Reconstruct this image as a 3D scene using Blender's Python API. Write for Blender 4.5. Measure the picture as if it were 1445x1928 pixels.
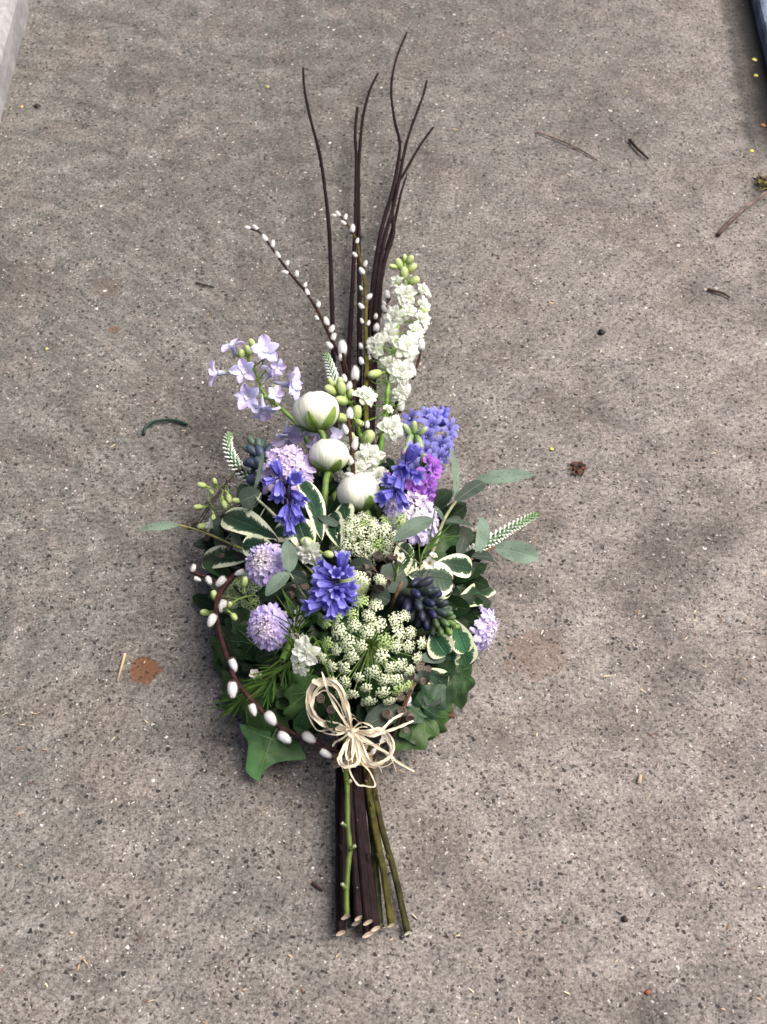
import bpy, math, random
from mathutils import Vector, Matrix, noise as mnoise

R = math.radians
rng = random.Random(7)
scene = bpy.context.scene
for o in list(bpy.data.objects):
    bpy.data.objects.remove(o)
col = scene.collection

# ------------------------------------------------------------------ camera
PITCH = R(51.0)
DIST = 1.81
PW, PH = 1445.0, 1928.0
FPX = 2895.0
CAM = Vector((0, -DIST * math.cos(PITCH), DIST * math.sin(PITCH)))
FWD = Vector((0, math.cos(PITCH), -math.sin(PITCH)))
UPV = Vector((0, math.sin(PITCH), math.cos(PITCH)))
RGT = Vector((1, 0, 0))
cd = bpy.data.cameras.new('camera')
cam = bpy.data.objects.new('camera', cd)
col.objects.link(cam)
cam.location = CAM
cam.rotation_euler = (math.pi / 2 - PITCH, 0, 0)
cd.sensor_width = 36
cd.lens = FPX / PH * 36
cd.clip_start = 0.05
cd.clip_end = 200
cd.dof.use_dof = True
cd.dof.focus_distance = 1.66
cd.dof.aperture_fstop = 11.0
scene.camera = cam

# ------------------------------------------------------------------ light
SUN_EL, SUN_AZ = 58.0, 88.0          # azimuth clockwise from +Y (north)
world = bpy.data.worlds.new('World')
scene.world = world
world.use_nodes = True
wn = world.node_tree
wn.nodes.clear()
sky = wn.nodes.new('ShaderNodeTexSky')
sky.sky_type = 'NISHITA'
sky.sun_disc = False
sky.sun_elevation = R(SUN_EL)
sky.sun_rotation = R(SUN_AZ)
sky.dust_density = 7.0
sky.air_density = 0.45
sky.ozone_density = 0.0
bg = wn.nodes.new('ShaderNodeBackground')
bg.inputs['Strength'].default_value = 0.068
wo = wn.nodes.new('ShaderNodeOutputWorld')
wn.links.new(sky.outputs[0], bg.inputs['Color'])
wn.links.new(bg.outputs[0], wo.inputs[0])
sd = bpy.data.lights.new('sun', 'SUN')
sd.energy = 1.5
sd.angle = R(46)
sd.color = (1.0, 0.95, 0.88)
sun = bpy.data.objects.new('sun', sd)
col.objects.link(sun)
sv = Vector((math.sin(R(SUN_AZ)) * math.cos(R(SUN_EL)), math.cos(R(SUN_AZ)) * math.cos(R(SUN_EL)), math.sin(R(SUN_EL))))
sun.rotation_euler = (-sv).to_track_quat('-Z', 'Y').to_euler()
sun.location = sv * 5
scene.view_settings.view_transform = 'Standard'
scene.view_settings.look = 'None'
scene.view_settings.exposure = 1.6
scene.view_settings.gamma = 1.0
scene.view_settings.use_curve_mapping = False


# ------------------------------------------------------------------ layout helpers
def W(px, py, z=0.0):
    d = RGT * ((px - PW / 2) / FPX) + UPV * (-(py - PH / 2) / FPX) + FWD
    return CAM + d * ((z - CAM.z) / d.z)


def zm(px, py):
    d2 = ((px - 650) / 275.0) ** 2 + ((py - 1090) / 390.0) ** 2
    return 0.02 + 0.115 * max(0.0, 1 - d2) ** 0.6


def M_(px, py, dz=0.0):
    return W(px, py, max(0.006, zm(px, py) + dz))


def pxm(P):                       # metres per photo pixel at a point
    return (P - CAM).dot(FWD) / FPX


def D(r, u, t):                   # direction: right, up the picture, towards the viewer
    return (RGT * r + UPV * u - FWD * t).normalized()


def rnd(a, b):
    return rng.uniform(a, b)


def lerp(a, b, t):
    return a + (b - a) * t


def mix(c1, c2, t):
    return tuple(lerp(a, b, t) for a, b in zip(c1, c2))


def jit(c, a=0.12):
    k = 1 + rnd(-a, a)
    return tuple(max(0, x * k) for x in c)


def spline(pts, n=8):
    P = [Vector(p) for p in pts]
    if len(P) < 3:
        return [P[0].lerp(P[-1], i / n) for i in range(n + 1)]
    out = []
    ext = [P[0] * 2 - P[1]] + P + [P[-1] * 2 - P[-2]]
    for i in range(1, len(ext) - 2):
        p0, p1, p2, p3 = ext[i - 1:i + 3]
        for k in range(n):
            t = k / n
            out.append(0.5 * ((2 * p1) + (p2 - p0) * t + (2 * p0 - 5 * p1 + 4 * p2 - p3) * t * t
                              + (3 * p1 - p0 - 3 * p2 + p3) * t ** 3))
    out.append(P[-1])
    return out


def frame(z, hint=None, roll=0.0):
    z = z.normalized()
    h = hint or Vector((0.13, 0.3, 0.95))
    if abs(z.dot(h.normalized())) > 0.97:
        h = Vector((1, 0.1, 0))
    x = h.cross(z).normalized()
    y = z.cross(x)
    m = Matrix((x, y, z)).transposed()
    return m @ Matrix.Rotation(roll, 3, 'Z')


def TRS(loc, z, s=1.0, roll=0.0, hint=None):
    return Matrix.Translation(loc) @ frame(z, hint, roll).to_4x4() @ Matrix.Scale(s, 4)


# ------------------------------------------------------------------ mesh builder
class MB:
    def __init__(self):
        self.v, self.c, self.u, self.f, self.m = [], [], [], [], []

    def add(self, p, c, uv=(0.0, 0.0)):
        self.v.append(Vector(p))
        self.c.append(c)
        self.u.append(uv)
        return len(self.v) - 1

    def face(self, *idx, mi=0):
        self.f.append(tuple(idx))
        self.m.append(mi)

    def rows(self, rows, close=False, mi=0):
        for a, b in zip(rows[:-1], rows[1:]):
            n = len(a)
            for j in range(n if close else n - 1):
                k = (j + 1) % n
                self.face(a[j], a[k], b[k], b[j], mi=mi)

    def tube(self, pts, rad, colr, sides=7, cap=True, capcol=None, wob=0.0, capdir=None):
        n = len(pts)
        t0 = (pts[1] - pts[0]).normalized()
        x = t0.orthogonal().normalized()
        rows = []
        ll = 0.0
        for i, p in enumerate(pts):
            t = (pts[min(i + 1, n - 1)] - pts[max(i - 1, 0)]).normalized()
            x = (x - t * x.dot(t)).normalized()
            y = t.cross(x)
            u = i / (n - 1)
            r = rad(u) if callable(rad) else rad
            cc = colr(u) if callable(colr) else colr
            if i:
                ll += (p - pts[i - 1]).length
            row = []
            for k in range(sides):
                a = 2 * math.pi * k / sides
                q = p + (x * math.cos(a) + y * math.sin(a)) * r * (1 + rnd(-wob, wob))
                if capdir is not None and i == 0:      # slanted cut
                    off = (q - p).dot(capdir)
                    q = q + t * off * 0.42
                row.append(self.add(q, cc, (ll * 20, k / sides)))
            rows.append(row)
        self.rows(rows, True)
        if cap:
            for ri, rev in ((0, True), (-1, False)):
                row = rows[ri]
                cc = capcol if (capcol and ri == 0) else self.c[row[0]]
                nr = [self.add(self.v[k], cc, (0, 0)) for k in row]
                ctr = self.add(sum((self.v[k] for k in row), Vector()) / len(row), cc, (0, 0))
                for k in range(len(nr)):
                    a, b = nr[k], nr[(k + 1) % len(nr)]
                    self.face(*( (b, a, ctr) if rev else (a, b, ctr)))

    def ellipsoid(self, c, ax, rl, rw, colr, nu=6, nv=8, point=1.0, bump=0.0, ridges=0, ridge=0.1):
        fm = frame(ax)
        rows = []
        for i in range(nu + 1):
            th = math.pi * i / nu
            zz = -math.cos(th)
            rr = math.sin(th) ** point
            row = []
            for j in range(nv):
                a = 2 * math.pi * j / nv
                k = 1 + rnd(-bump, bump)
                if ridges:
                    k *= 1 + ridge * math.cos(ridges * a)
                p = c + fm @ Vector((math.cos(a) * rr * rw * k, math.sin(a) * rr * rw * k, zz * rl))
                cc = colr(i / nu) if callable(colr) else colr
                row.append(self.add(p, cc, (i / nu, j / nv)))
            rows.append(row)
        self.rows(rows, True)

    def lathe(self, M, prof, nv=10):
        """prof: list of (r, z, colour)"""
        rows = []
        for i, (r, z, c) in enumerate(prof):
            rows.append([self.add(M @ Vector((r * math.cos(2 * math.pi * j / nv), r * math.sin(2 * math.pi * j / nv), z)),
                                  c, (i / len(prof), j / nv)) for j in range(nv)])
        self.rows(rows, True)

    def petal(self, M, L, Wd, a0, a1, az, c0, c1, cup=0.25, a=0.7, b=0.45, nu=5, nv=4, ruf=0.0, r0=0.0, z0=0.0, twist=0.0, fringe=0.0):
        rad = Vector((math.cos(az), math.sin(az), 0))
        sid = Vector((-math.sin(az), math.cos(az), 0))
        Z = Vector((0, 0, 1))
        tm = a / (a + b)
        norm = tm ** a * (1 - tm) ** b
        r, z = r0, z0
        rows = []
        ph = rnd(0, 6.28)
        for i in range(nu + 1):
            t = i / nu
            an = a0 + (a1 - a0) * t
            if i:
                r += math.sin(an) * L / nu
                z += math.cos(an) * L / nu
            te = min(max(t, 0.03), 0.985)
            hw = Wd * 0.5 * (te ** a * (1 - te) ** b) / norm
            N = rad * (-math.cos(an)) + Z * math.sin(an)
            T = rad * math.sin(an) + Z * math.cos(an)
            row = []
            for j in range(nv + 1):
                v = -1 + 2 * j / nv
                p = rad * r + Z * z + sid * (hw * v) + N * (cup * hw * v * v + ruf * L * t * math.sin(3.3 * v + ph) + twist * hw * v * t)
                if fringe and i == nu:
                    p += T * L * fringe * rnd(-1, 1)
                row.append(self.add(M @ p, mix(c0, c1, t), (t, 0.5 + 0.5 * v)))
            rows.append(row)
        self.rows(rows)

    def leaf(self, base, tip, width, nrm, colr=(1, 1, 1), bend=0.08, fold=0.2, a=0.8, b=0.6, nu=12, nv=6, wav=0.0, tw=0.0, thick=0.0):
        ax = tip - base
        L = ax.length
        A = ax / L
        s = A.cross(nrm).normalized()
        n = s.cross(A)
        tm = a / (a + b)
        norm = tm ** a * (1 - tm) ** b
        ph = rnd(0, 6.28)
        rid = rnd(0, 30)
        rows = []
        for i in range(nu + 1):
            t = 0.5 - 0.5 * math.cos(math.pi * i / nu)
            te = min(max(t, 0.006), 0.996)
            hw = width * 0.5 * (te ** a * (1 - te) ** b) / norm
            c = base + A * (L * t) + n * (bend * L * 4 * t * (1 - t))
            th = tw * (t - 0.3)
            s2 = s * math.cos(th) + n * math.sin(th)
            n2 = n * math.cos(th) - s * math.sin(th)
            row = []
            for j in range(nv + 1):
                v = -1 + 2 * j / nv
                p = c + s2 * (hw * v) + n2 * (fold * hw * abs(v) + wav * width * abs(v) * math.sin(t * 9 + ph + (1.5 if v > 0 else 0)))
                row.append(self.add(p, colr, (t + rid, v)))
            rows.append(row)
        self.rows(rows)

    def mesh(self, name, off=None, smooth=True):
        me = bpy.data.meshes.new(name)
        o = off or Vector()
        me.from_pydata([tuple(p - o) for p in self.v], [], self.f)
        ca = me.color_attributes.new('Col', 'FLOAT_COLOR', 'POINT')
        flat = []
        for c in self.c:
            flat += [c[0], c[1], c[2], 1.0]
        ca.data.foreach_set('color', flat)
        uv = me.uv_layers.new(name='UVMap')
        li = [0] * len(me.loops)
        me.loops.foreach_get('vertex_index', li)
        uf = []
        for k in li:
            uf += [self.u[k][0], self.u[k][1]]
        uv.data.foreach_set('uv', uf)
        if smooth:
            me.polygons.foreach_set('use_smooth', [True] * len(me.polygons))
        if any(self.m):
            me.polygons.foreach_set('material_index', self.m)
        me.update()
        return me

    def build(self, name, mat, root=None, parent=None, kind=None, label=None, smooth=True):
        off = root.location.copy() if root else Vector()
        me = self.mesh(name, off, smooth)
        for m in (mat if isinstance(mat, (list, tuple)) else [mat]):
            me.materials.append(m)
        o = bpy.data.objects.new(name, me)
        col.objects.link(o)
        if parent or root:
            o.parent = parent or root
        if kind:
            o['kind'] = kind
        if label:
            o['label'] = label
        return o


def thing(name, label, cat, loc, group=None):
    o = bpy.data.objects.new(name, None)
    o.empty_display_size = 0.02
    col.objects.link(o)
    o.location = loc
    o['label'] = label
    o['category'] = cat
    if group:
        o['group'] = group
    return o


def put(name, me, root, M, parent=None, kind=None):
    """a copy of a shared mesh, placed by world matrix under a thing (or locally under a part)"""
    o = bpy.data.objects.new(name, me)
    col.objects.link(o)
    if parent:
        o.parent = parent
        o.matrix_basis = M
    else:
        o.parent = root
        o.matrix_basis = Matrix.Translation(-root.location) @ M
    if kind:
        o['kind'] = kind
    return o


def tag(o, label, cat, group=None):
    o['label'] = label
    o['category'] = cat
    if group:
        o['group'] = group
    return o


# ------------------------------------------------------------------ materials
class NT:
    def __init__(self, name):
        self.mat = bpy.data.materials.new(name)
        self.mat.use_nodes = True
        self.t = self.mat.node_tree
        self.t.nodes.clear()
        self.out = self.n('ShaderNodeOutputMaterial')

    def n(self, typ, **kw):
        nd = self.t.nodes.new(typ)
        for k, v in kw.items():
            if k.startswith('_'):
                nd.inputs[k[1:].replace('_', ' ')].default_value = v
            else:
                setattr(nd, k, v)
        return nd

    def l(self, a, b):
        self.t.links.new(a, b)

    def math(self, op, a, b=None, c=None, clamp=False):
        nd = self.n('ShaderNodeMath', operation=op, use_clamp=clamp)
        for i, x in enumerate((a, b, c)):
            if x is None:
                continue
            if isinstance(x, (int, float)):
                nd.inputs[i].default_value = x
            else:
                self.l(x, nd.inputs[i])
        return nd.outputs[0]

    def mixc(self, f, a, b, typ='MIX'):
        nd = self.n('ShaderNodeMix', data_type='RGBA', blend_type=typ)
        for key, x in ((0, f), (6, a), (7, b)):
            if isinstance(x, (int, float)):
                nd.inputs[key].default_value = x
            elif isinstance(x, tuple):
                nd.inputs[key].default_value = (x[0], x[1], x[2], 1)
            else:
                self.l(x, nd.inputs[key])
        return nd.outputs[2]

    def ramp(self, x, lo, hi, a=0.0, b=1.0):
        nd = self.n('ShaderNodeMapRange', clamp=True)
        nd.interpolation_type = 'SMOOTHSTEP'
        self.l(x, nd.inputs[0])
        nd.inputs[1].default_value = lo
        nd.inputs[2].default_value = hi
        nd.inputs[3].default_value = a
        nd.inputs[4].default_value = b
        return nd.outputs[0]

    def noise(self, vec, scale, detail=3, rough=0.55, dim='3D'):
        nd = self.n('ShaderNodeTexNoise', noise_dimensions=dim)
        nd.inputs['Scale'].default_value = scale
        nd.inputs['Detail'].default_value = detail
        nd.inputs['Roughness'].default_value = rough
        self.l(vec, nd.inputs['Vector'])
        return nd.outputs[0]

    def vor(self, vec, scale, feature='F1', rand=1.0):
        nd = self.n('ShaderNodeTexVoronoi', feature=feature)
        nd.inputs['Scale'].default_value = scale
        nd.inputs['Randomness'].default_value = rand
        self.l(vec, nd.inputs['Vector'])
        return nd

    def bump(self, h, strength, dist):
        nd = self.n('ShaderNodeBump')
        nd.inputs['Strength'].default_value = strength
        nd.inputs['Distance'].default_value = dist
        self.l(h, nd.inputs['Height'])
        return nd.outputs[0]


def plant_mat(name, rough=0.5, trans=0.25, var=0.18, vscale=60, streak=0.0, spec=0.4, sheen=0.0, bumpd=0.0004, speck=None, gain=1.0):
    g = NT(name)
    at = g.n('ShaderNodeAttribute', attribute_name='Col')
    tc = g.n('ShaderNodeTexCoord')
    oi = g.n('ShaderNodeObjectInfo')
    nz = g.noise(tc.outputs['Object'], vscale, 3)
    f = g.ramp(nz, 0.3, 0.7, 1 - var, 1 + var)
    f = g.math('MULTIPLY', f, g.math('ADD', g.math('MULTIPLY', oi.outputs['Random'], var * 0.7), 1 - var * 0.35))
    if gain != 1.0:
        f = g.math('MULTIPLY', f, gain)
    hgt = nz
    if streak:
        mp = g.n('ShaderNodeMapping')
        mp.inputs['Scale'].default_value = (1.5, 26, 1)
        g.l(tc.outputs['UV'], mp.inputs['Vector'])
        st = g.noise(mp.outputs[0], 1.0, 2)
        f = g.math('MULTIPLY', f, g.ramp(st, 0.3, 0.7, 1 - streak, 1 + streak * 0.4))
        hgt = g.math('ADD', nz, st)
    cc = g.n('ShaderNodeVectorMath', operation='SCALE')
    g.l(at.outputs['Color'], cc.inputs[0])
    g.l(f, cc.inputs['Scale'])
    c = cc.outputs[0]
    if speck:
        vo = g.vor(tc.outputs['Object'], speck[0])
        c = g.mixc(g.ramp(vo.outputs['Distance'], speck[1] * 0.5, speck[1], 0.75, 0.0), c, speck[2])
    p = g.n('ShaderNodeBsdfPrincipled')
    g.l(c, p.inputs['Base Color'])
    p.inputs['Roughness'].default_value = rough
    p.inputs['Specular IOR Level'].default_value = spec
    if sheen:
        p.inputs['Sheen Weight'].default_value = sheen
        p.inputs['Sheen Roughness'].default_value = 0.5
    if bumpd:
        g.l(g.bump(hgt, 0.6, bumpd), p.inputs['Normal'])
    if trans:
        tr = g.n('ShaderNodeBsdfTranslucent')
        g.l(c, tr.inputs['Color'])
        mx = g.n('ShaderNodeMixShader')
        mx.inputs[0].default_value = trans
        g.l(p.outputs[0], mx.inputs[1])
        g.l(tr.outputs[0], mx.inputs[2])
        g.l(mx.outputs[0], g.out.inputs[0])
    else:
        g.l(p.outputs[0], g.out.inputs[0])
    return g.mat


def leaf_mat(name, green, margin=None, vein=(0.1, 0.16, 0.06), mw=0.78, rough=0.38, trans=0.18, veinstr=0.35, jag=0.32, spec=0.45, var=0.25, specks=0.0):
    """leaf: UV.x = along the leaf (+ random offset), UV.y = -1..1 across"""
    g = NT(name)
    uv = g.n('ShaderNodeUVMap')
    sp = g.n('ShaderNodeSeparateXYZ')
    g.l(uv.outputs[0], sp.inputs[0])
    tc = g.n('ShaderNodeTexCoord')
    at = g.n('ShaderNodeAttribute', attribute_name='Col')
    av = g.math('ABSOLUTE', sp.outputs[1])
    # side veins: slanted lines running from the midrib
    q = g.math('SUBTRACT', sp.outputs[0], g.math('MULTIPLY', av, 0.16))
    wv = g.math('FRACT', g.math('MULTIPLY', q, 9.0))
    wv = g.math('ABSOLUTE', g.math('SUBTRACT', wv, 0.5))
    vv = g.ramp(wv, 0.0, 0.09, 1.0, 0.0)
    mid = g.ramp(av, 0.02, 0.075, 1.0, 0.0)
    nz = g.noise(tc.outputs['Object'], 45, 3)
    f = g.ramp(nz, 0.25, 0.75, 1 - var, 1 + var)
    base = g.n('ShaderNodeVectorMath', operation='SCALE')
    base.inputs[0].default_value = green
    g.l(f, base.inputs['Scale'])
    c = g.mixc(1.0, base.outputs[0], at.outputs['Color'], 'MULTIPLY')
    c = g.mixc(g.math('MULTIPLY', vv, veinstr * 0.45), c, vein)
    c = g.mixc(g.math('MULTIPLY', mid, min(1.0, veinstr * 1.6)), c, vein)
    if margin:
        fr = g.math('FRACT', sp.outputs[0])
        cmb = g.n('ShaderNodeCombineXYZ')
        g.l(g.math('MULTIPLY', q, 26.0), cmb.inputs[0])
        g.l(g.math('MULTIPLY', sp.outputs[1], 1.3), cmb.inputs[1])
        n1 = g.noise(cmb.outputs[0], 1.0, 2)
        cmb2 = g.n('ShaderNodeCombineXYZ')
        g.l(g.math('MULTIPLY', sp.outputs[0], 4.0), cmb2.inputs[0])
        g.l(sp.outputs[1], cmb2.inputs[1])
        n2 = g.noise(cmb2.outputs[0], 1.0, 1)
        nn = g.math('ADD', g.math('MULTIPLY', g.math('SUBTRACT', n1, 0.5), jag * 2.0), g.math('MULTIPLY', g.math('SUBTRACT', n2, 0.5), 0.75))
        e = g.math('ADD', av, nn)
        msk = g.ramp(e, mw - 0.02, mw + 0.03)
        rim = g.ramp(av, 0.84, 0.92)
        msk = g.math('MAXIMUM', msk, rim)
        mcol = g.mixc(g.ramp(nz, 0.35, 0.7), margin, mix(margin, (0.45, 0.6, 0.25), 0.35))
        # a paler half-tone between margin and blade
        half = g.ramp(e, mw - 0.22, mw - 0.16, 0.0, 0.35)
        c = g.mixc(half, c, (0.10, 0.17, 0.09))
        c = g.mixc(msk, c, mcol)
    if specks:
        vo = g.vor(tc.outputs['Object'], 180)
        c = g.mixc(g.ramp(vo.outputs['Distance'], 0.10, 0.2, specks, 0.0), c, (0.05, 0.04, 0.025))
    p = g.n('ShaderNodeBsdfPrincipled')
    g.l(c, p.inputs['Base Color'])
    p.inputs['Roughness'].default_value = rough
    p.inputs['Specular IOR Level'].default_value = spec
    h = g.math('ADD', g.math('MULTIPLY', vv, -0.5), g.math('ADD', g.math('MULTIPLY', mid, -1.0), g.math('MULTIPLY', nz, 0.8)))
    g.l(g.bump(h, 0.6, 0.0008), p.inputs['Normal'])
    tr = g.n('ShaderNodeBsdfTranslucent')
    g.l(c, tr.inputs['Color'])
    mx = g.n('ShaderNodeMixShader')
    mx.inputs[0].default_value = trans
    g.l(p.outputs[0], mx.inputs[1])
    g.l(tr.outputs[0], mx.inputs[2])
    g.l(mx.outputs[0], g.out.inputs[0])
    return g.mat


M_PETAL = plant_mat('petal', 0.55, 0.3, 0.1, 70, streak=0.14, spec=0.25)
M_WHITE = plant_mat('white_petal', 0.5, 0.42, 0.05, 60, streak=0.10, spec=0.22, bumpd=0.0006)
M_BLUE = plant_mat('blue_petal', 0.5, 0.3, 0.38, 90, streak=0.3, spec=0.35)
M_RANUN = plant_mat('ranunculus_petal', 0.5, 0.4, 0.05, 60, streak=0.2, spec=0.22, bumpd=0.0008)
M_BUD = plant_mat('bud', 0.45, 0.12, 0.22, 80, streak=0.25, spec=0.35, gain=0.85)
M_STEM = plant_mat('green_stem', 0.5, 0.0, 0.3, 90, spec=0.3, gain=0.6)
M_BARK = plant_mat('willow_bark', 0.6, 0.0, 0.45, 110, spec=0.14, bumpd=0.0012, speck=(80, 0.06, (0.3, 0.27, 0.22)), streak=0.35)
M_CATKIN = plant_mat('catkin_down', 0.9, 0.25, 0.1, 300, spec=0.1, sheen=0.6, bumpd=0.0008)
M_RAFFIA = plant_mat('raffia', 0.5, 0.2, 0.2, 40, streak=0.35, spec=0.35)
M_NUT = plant_mat('gum_nut', 0.6, 0.0, 0.3, 160, spec=0.3)
M_UMBEL = plant_mat('umbel', 0.6, 0.2, 0.12, 200, spec=0.2, bumpd=0)
M_PITTO = leaf_mat('variegated_leaf', (0.010, 0.035, 0.016), (0.72, 0.74, 0.55), (0.045, 0.10, 0.045), mw=0.66, rough=0.36, spec=0.35)
M_EUC = leaf_mat('eucalyptus_leaf', (0.135, 0.195, 0.15), None, (0.2, 0.26, 0.17), rough=0.6, veinstr=0.3, spec=0.25, specks=0.7)
M_LEAF = leaf_mat('plain_leaf', (0.014, 0.042, 0.013), None, (0.05, 0.10, 0.035), rough=0.5, veinstr=0.35, spec=0.2)
M_IVY = plant_mat('ivy_leaf', 0.5, 0.1, 0.3, 35, spec=0.25, bumpd=0.001)


# ------------------------------------------------------------------ the setting
def ground_material():
    g = NT('concrete')
    tc = g.n('ShaderNodeTexCoord')
    P = tc.outputs['Object']
    sp = g.n('ShaderNodeSeparateXYZ')
    g.l(P, sp.inputs[0])
    # warped coordinates so that chips are not round
    wn_ = g.n('ShaderNodeTexNoise')
    wn_.inputs['Scale'].default_value = 160
    wn_.inputs['Detail'].default_value = 2
    g.l(P, wn_.inputs['Vector'])
    ws = g.n('ShaderNodeVectorMath', operation='MULTIPLY_ADD')
    g.l(wn_.outputs['Color'], ws.inputs[0])
    ws.inputs[1].default_value = (0.008, 0.008, 0.0)
    g.l(P, ws.inputs[2])
    WP = ws.outputs[0]
    big = g.noise(P, 2.2, 4, 0.55)
    med = g.noise(P, 9, 4, 0.6)
    fine = g.noise(P, 420, 3, 0.6)
    grain = g.noise(P, 190, 4, 0.7)
    # greyer and darker left, pinker right; darkening towards the top is painted-in vignette
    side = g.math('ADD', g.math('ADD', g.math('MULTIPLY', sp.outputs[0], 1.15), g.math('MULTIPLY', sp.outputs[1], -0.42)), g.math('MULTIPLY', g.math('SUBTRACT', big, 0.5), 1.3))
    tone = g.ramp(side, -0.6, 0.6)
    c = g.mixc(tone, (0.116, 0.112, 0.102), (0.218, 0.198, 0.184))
    c = g.mixc(g.ramp(med, 0.46, 0.66, 0.0, 0.5), c, (0.145, 0.122, 0.108))
    c = g.mixc(g.ramp(g.noise(P, 26, 3, 0.6), 0.5, 0.72, 0.0, 0.35), c, (0.27, 0.255, 0.24))
    dirt = g.noise(P, 4.3, 5, 0.62)
    c = g.mixc(g.ramp(dirt, 0.48, 0.70, 0.0, 0.62), c, (0.07, 0.064, 0.058))
    sc = g.n('ShaderNodeVectorMath', operation='SCALE')
    g.l(c, sc.inputs[0])
    # broom strokes sweep in an arc on the left
    ctr = g.n('ShaderNodeVectorMath', operation='SUBTRACT')
    g.l(P, ctr.inputs[0])
    ctr.inputs[1].default_value = (-0.75, -0.15, 0)
    ln = g.n('ShaderNodeVectorMath', operation='LENGTH')
    g.l(ctr.outputs[0], ln.inputs[0])
    cm = g.n('ShaderNodeCombineXYZ')
    g.l(g.math('MULTIPLY', ln.outputs['Value'], 75.0), cm.inputs[0])
    g.l(g.math('MULTIPLY', sp.outputs[0], 3.0), cm.inputs[1])
    br = g.noise(cm.outputs[0], 1.0, 3)
    brm = g.math('MULTIPLY', br, g.ramp(sp.outputs[0], -0.3, 0.05, 1.0, 0.15))
    k = g.math('MULTIPLY', g.ramp(fine, 0.28, 0.72, 0.66, 1.3), g.ramp(grain, 0.3, 0.7, 0.6, 1.38))
    k = g.math('MULTIPLY', k, g.ramp(brm, 0.3, 0.7, 0.90, 1.16))
    k = g.math('MULTIPLY', k, g.ramp(g.noise(P, 24, 6, 0.7), 0.32, 0.68, 0.74, 1.2))
    g.l(k, sc.inputs['Scale'])
    c = sc.outputs[0]
    # rust stain and a few brown marks
    spn = g.noise(P, 55, 4)
    def spot(x, y, r, colr, am, c):
        q = g.n('ShaderNodeVectorMath', operation='SUBTRACT')
        g.l(P, q.inputs[0])
        q.inputs[1].default_value = (x, y, 0)
        ln = g.n('ShaderNodeVectorMath', operation='LENGTH')
        g.l(q.outputs[0], ln.inputs[0])
        d = g.math('ADD', ln.outputs['Value'], g.math('MULTIPLY', g.math('SUBTRACT', spn, 0.5), r * 1.5))
        m = g.ramp(d, r * 0.88, r * 1.08, am, 0.0)
        return g.mixc(m, c, colr)
    for px, py, r, colr, am in ((272, 1263, 0.0175, (0.14, 0.058, 0.022), 0.85), (1088, 880, 0.009, (0.05, 0.02, 0.012), 0.85),
                                (215, 620, 0.007, (0.10, 0.05, 0.03), 0.7), (1010, 1235, 0.035, (0.13, 0.08, 0.055), 0.4),
                                (200, 540, 0.02, (0.09, 0.07, 0.055), 0.5)):
        w = W(px, py)
        c = spot(w.x, w.y, r, colr, am, c)
    # aggregate
    hd = None
    for scale, thr, dens, colr, am in ((165, 0.34, 0.6, (0.012, 0.011, 0.0115), 0.95), (300, 0.46, 0.6, (0.022, 0.019, 0.018), 0.85),
                                   (92, 0.22, 0.16, (0.016, 0.0165, 0.021), 0.9)):
        vo = g.vor(WP, scale)
        sx = g.n('ShaderNodeSeparateColor')
        g.l(vo.outputs['Color'], sx.inputs[0])
        on = g.math('LESS_THAN', sx.outputs[0], dens)
        size = g.math('MULTIPLY_ADD', sx.outputs[1], thr * 0.8, thr * 0.35)
        m = g.math('MULTIPLY', g.ramp(g.math('SUBTRACT', vo.outputs['Distance'], size), -0.06, 0.03, 1.0, 0.0), on)
        m = g.math('MULTIPLY', m, g.math('MULTIPLY_ADD', sx.outputs[2], 0.55, 0.45))
        c = g.mixc(g.math('MULTIPLY', m, am), c, colr)
        hd = m if hd is None else g.math('MAXIMUM', hd, m)
    hw = None
    for scale, thr, dens, colr in ((120, 0.19, 0.09, (0.58, 0.56, 0.53)), (270, 0.3, 0.17, (0.42, 0.4, 0.375))):
        vo = g.vor(WP, scale)
        sx = g.n('ShaderNodeSeparateColor')
        g.l(vo.outputs['Color'], sx.inputs[0])
        on = g.math('LESS_THAN', sx.outputs[0], dens)
        size = g.math('MULTIPLY_ADD', sx.outputs[1], thr * 0.8, thr * 0.3)
        m = g.math('MULTIPLY', g.ramp(g.math('SUBTRACT', vo.outputs['Distance'], size), -0.05, 0.03, 1.0, 0.0), on)
        c = g.mixc(g.math('MULTIPLY', m, 0.9), c, colr)
        hw = m if hw is None else g.math('MAXIMUM', hw, m)
    # dirt collected beside the slate on the right and along the timber on the left
    a, b = W(1362, 30), W(1414, 300)
    dv = (b - a).normalized()
    nx, ny = -dv.y, dv.x
    if nx < 0:
        nx, ny = -nx, -ny
    dd = g.math('ADD', g.math('MULTIPLY', g.math('SUBTRACT', sp.outputs[0], a.x), nx), g.math('MULTIPLY', g.math('SUBTRACT', sp.outputs[1], a.y), ny))
    dd = g.math('ADD', dd, g.math('MULTIPLY', g.math('SUBTRACT', g.noise(P, 40, 3), 0.5), 0.03))
    along = g.ramp(sp.outputs[1], b.y - 0.06, b.y + 0.08)
    c = g.mixc(g.math('MULTIPLY', g.math('ADD', g.ramp(dd, -0.012, 0.01, 0.0, 0.68), g.ramp(dd, 0.01, 0.036, 0.0, 0.3)), along), c, (0.008, 0.007, 0.006))
    p = g.n('ShaderNodeBsdfPrincipled')
    g.l(c, p.inputs['Base Color'])
    p.inputs['Roughness'].default_value = 0.75
    p.inputs['Specular IOR Level'].default_value = 0.3
    h = g.math('ADD', g.math('MULTIPLY', fine, 0.5), g.math('MULTIPLY', grain, 0.9))
    h = g.math('ADD', h, g.math('MULTIPLY', brm, 0.9))
    g.l(g.bump(h, 0.7, 0.0022), p.inputs['Normal'])
    g.l(p.outputs[0], g.out.inputs[0])
    return g.mat


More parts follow.
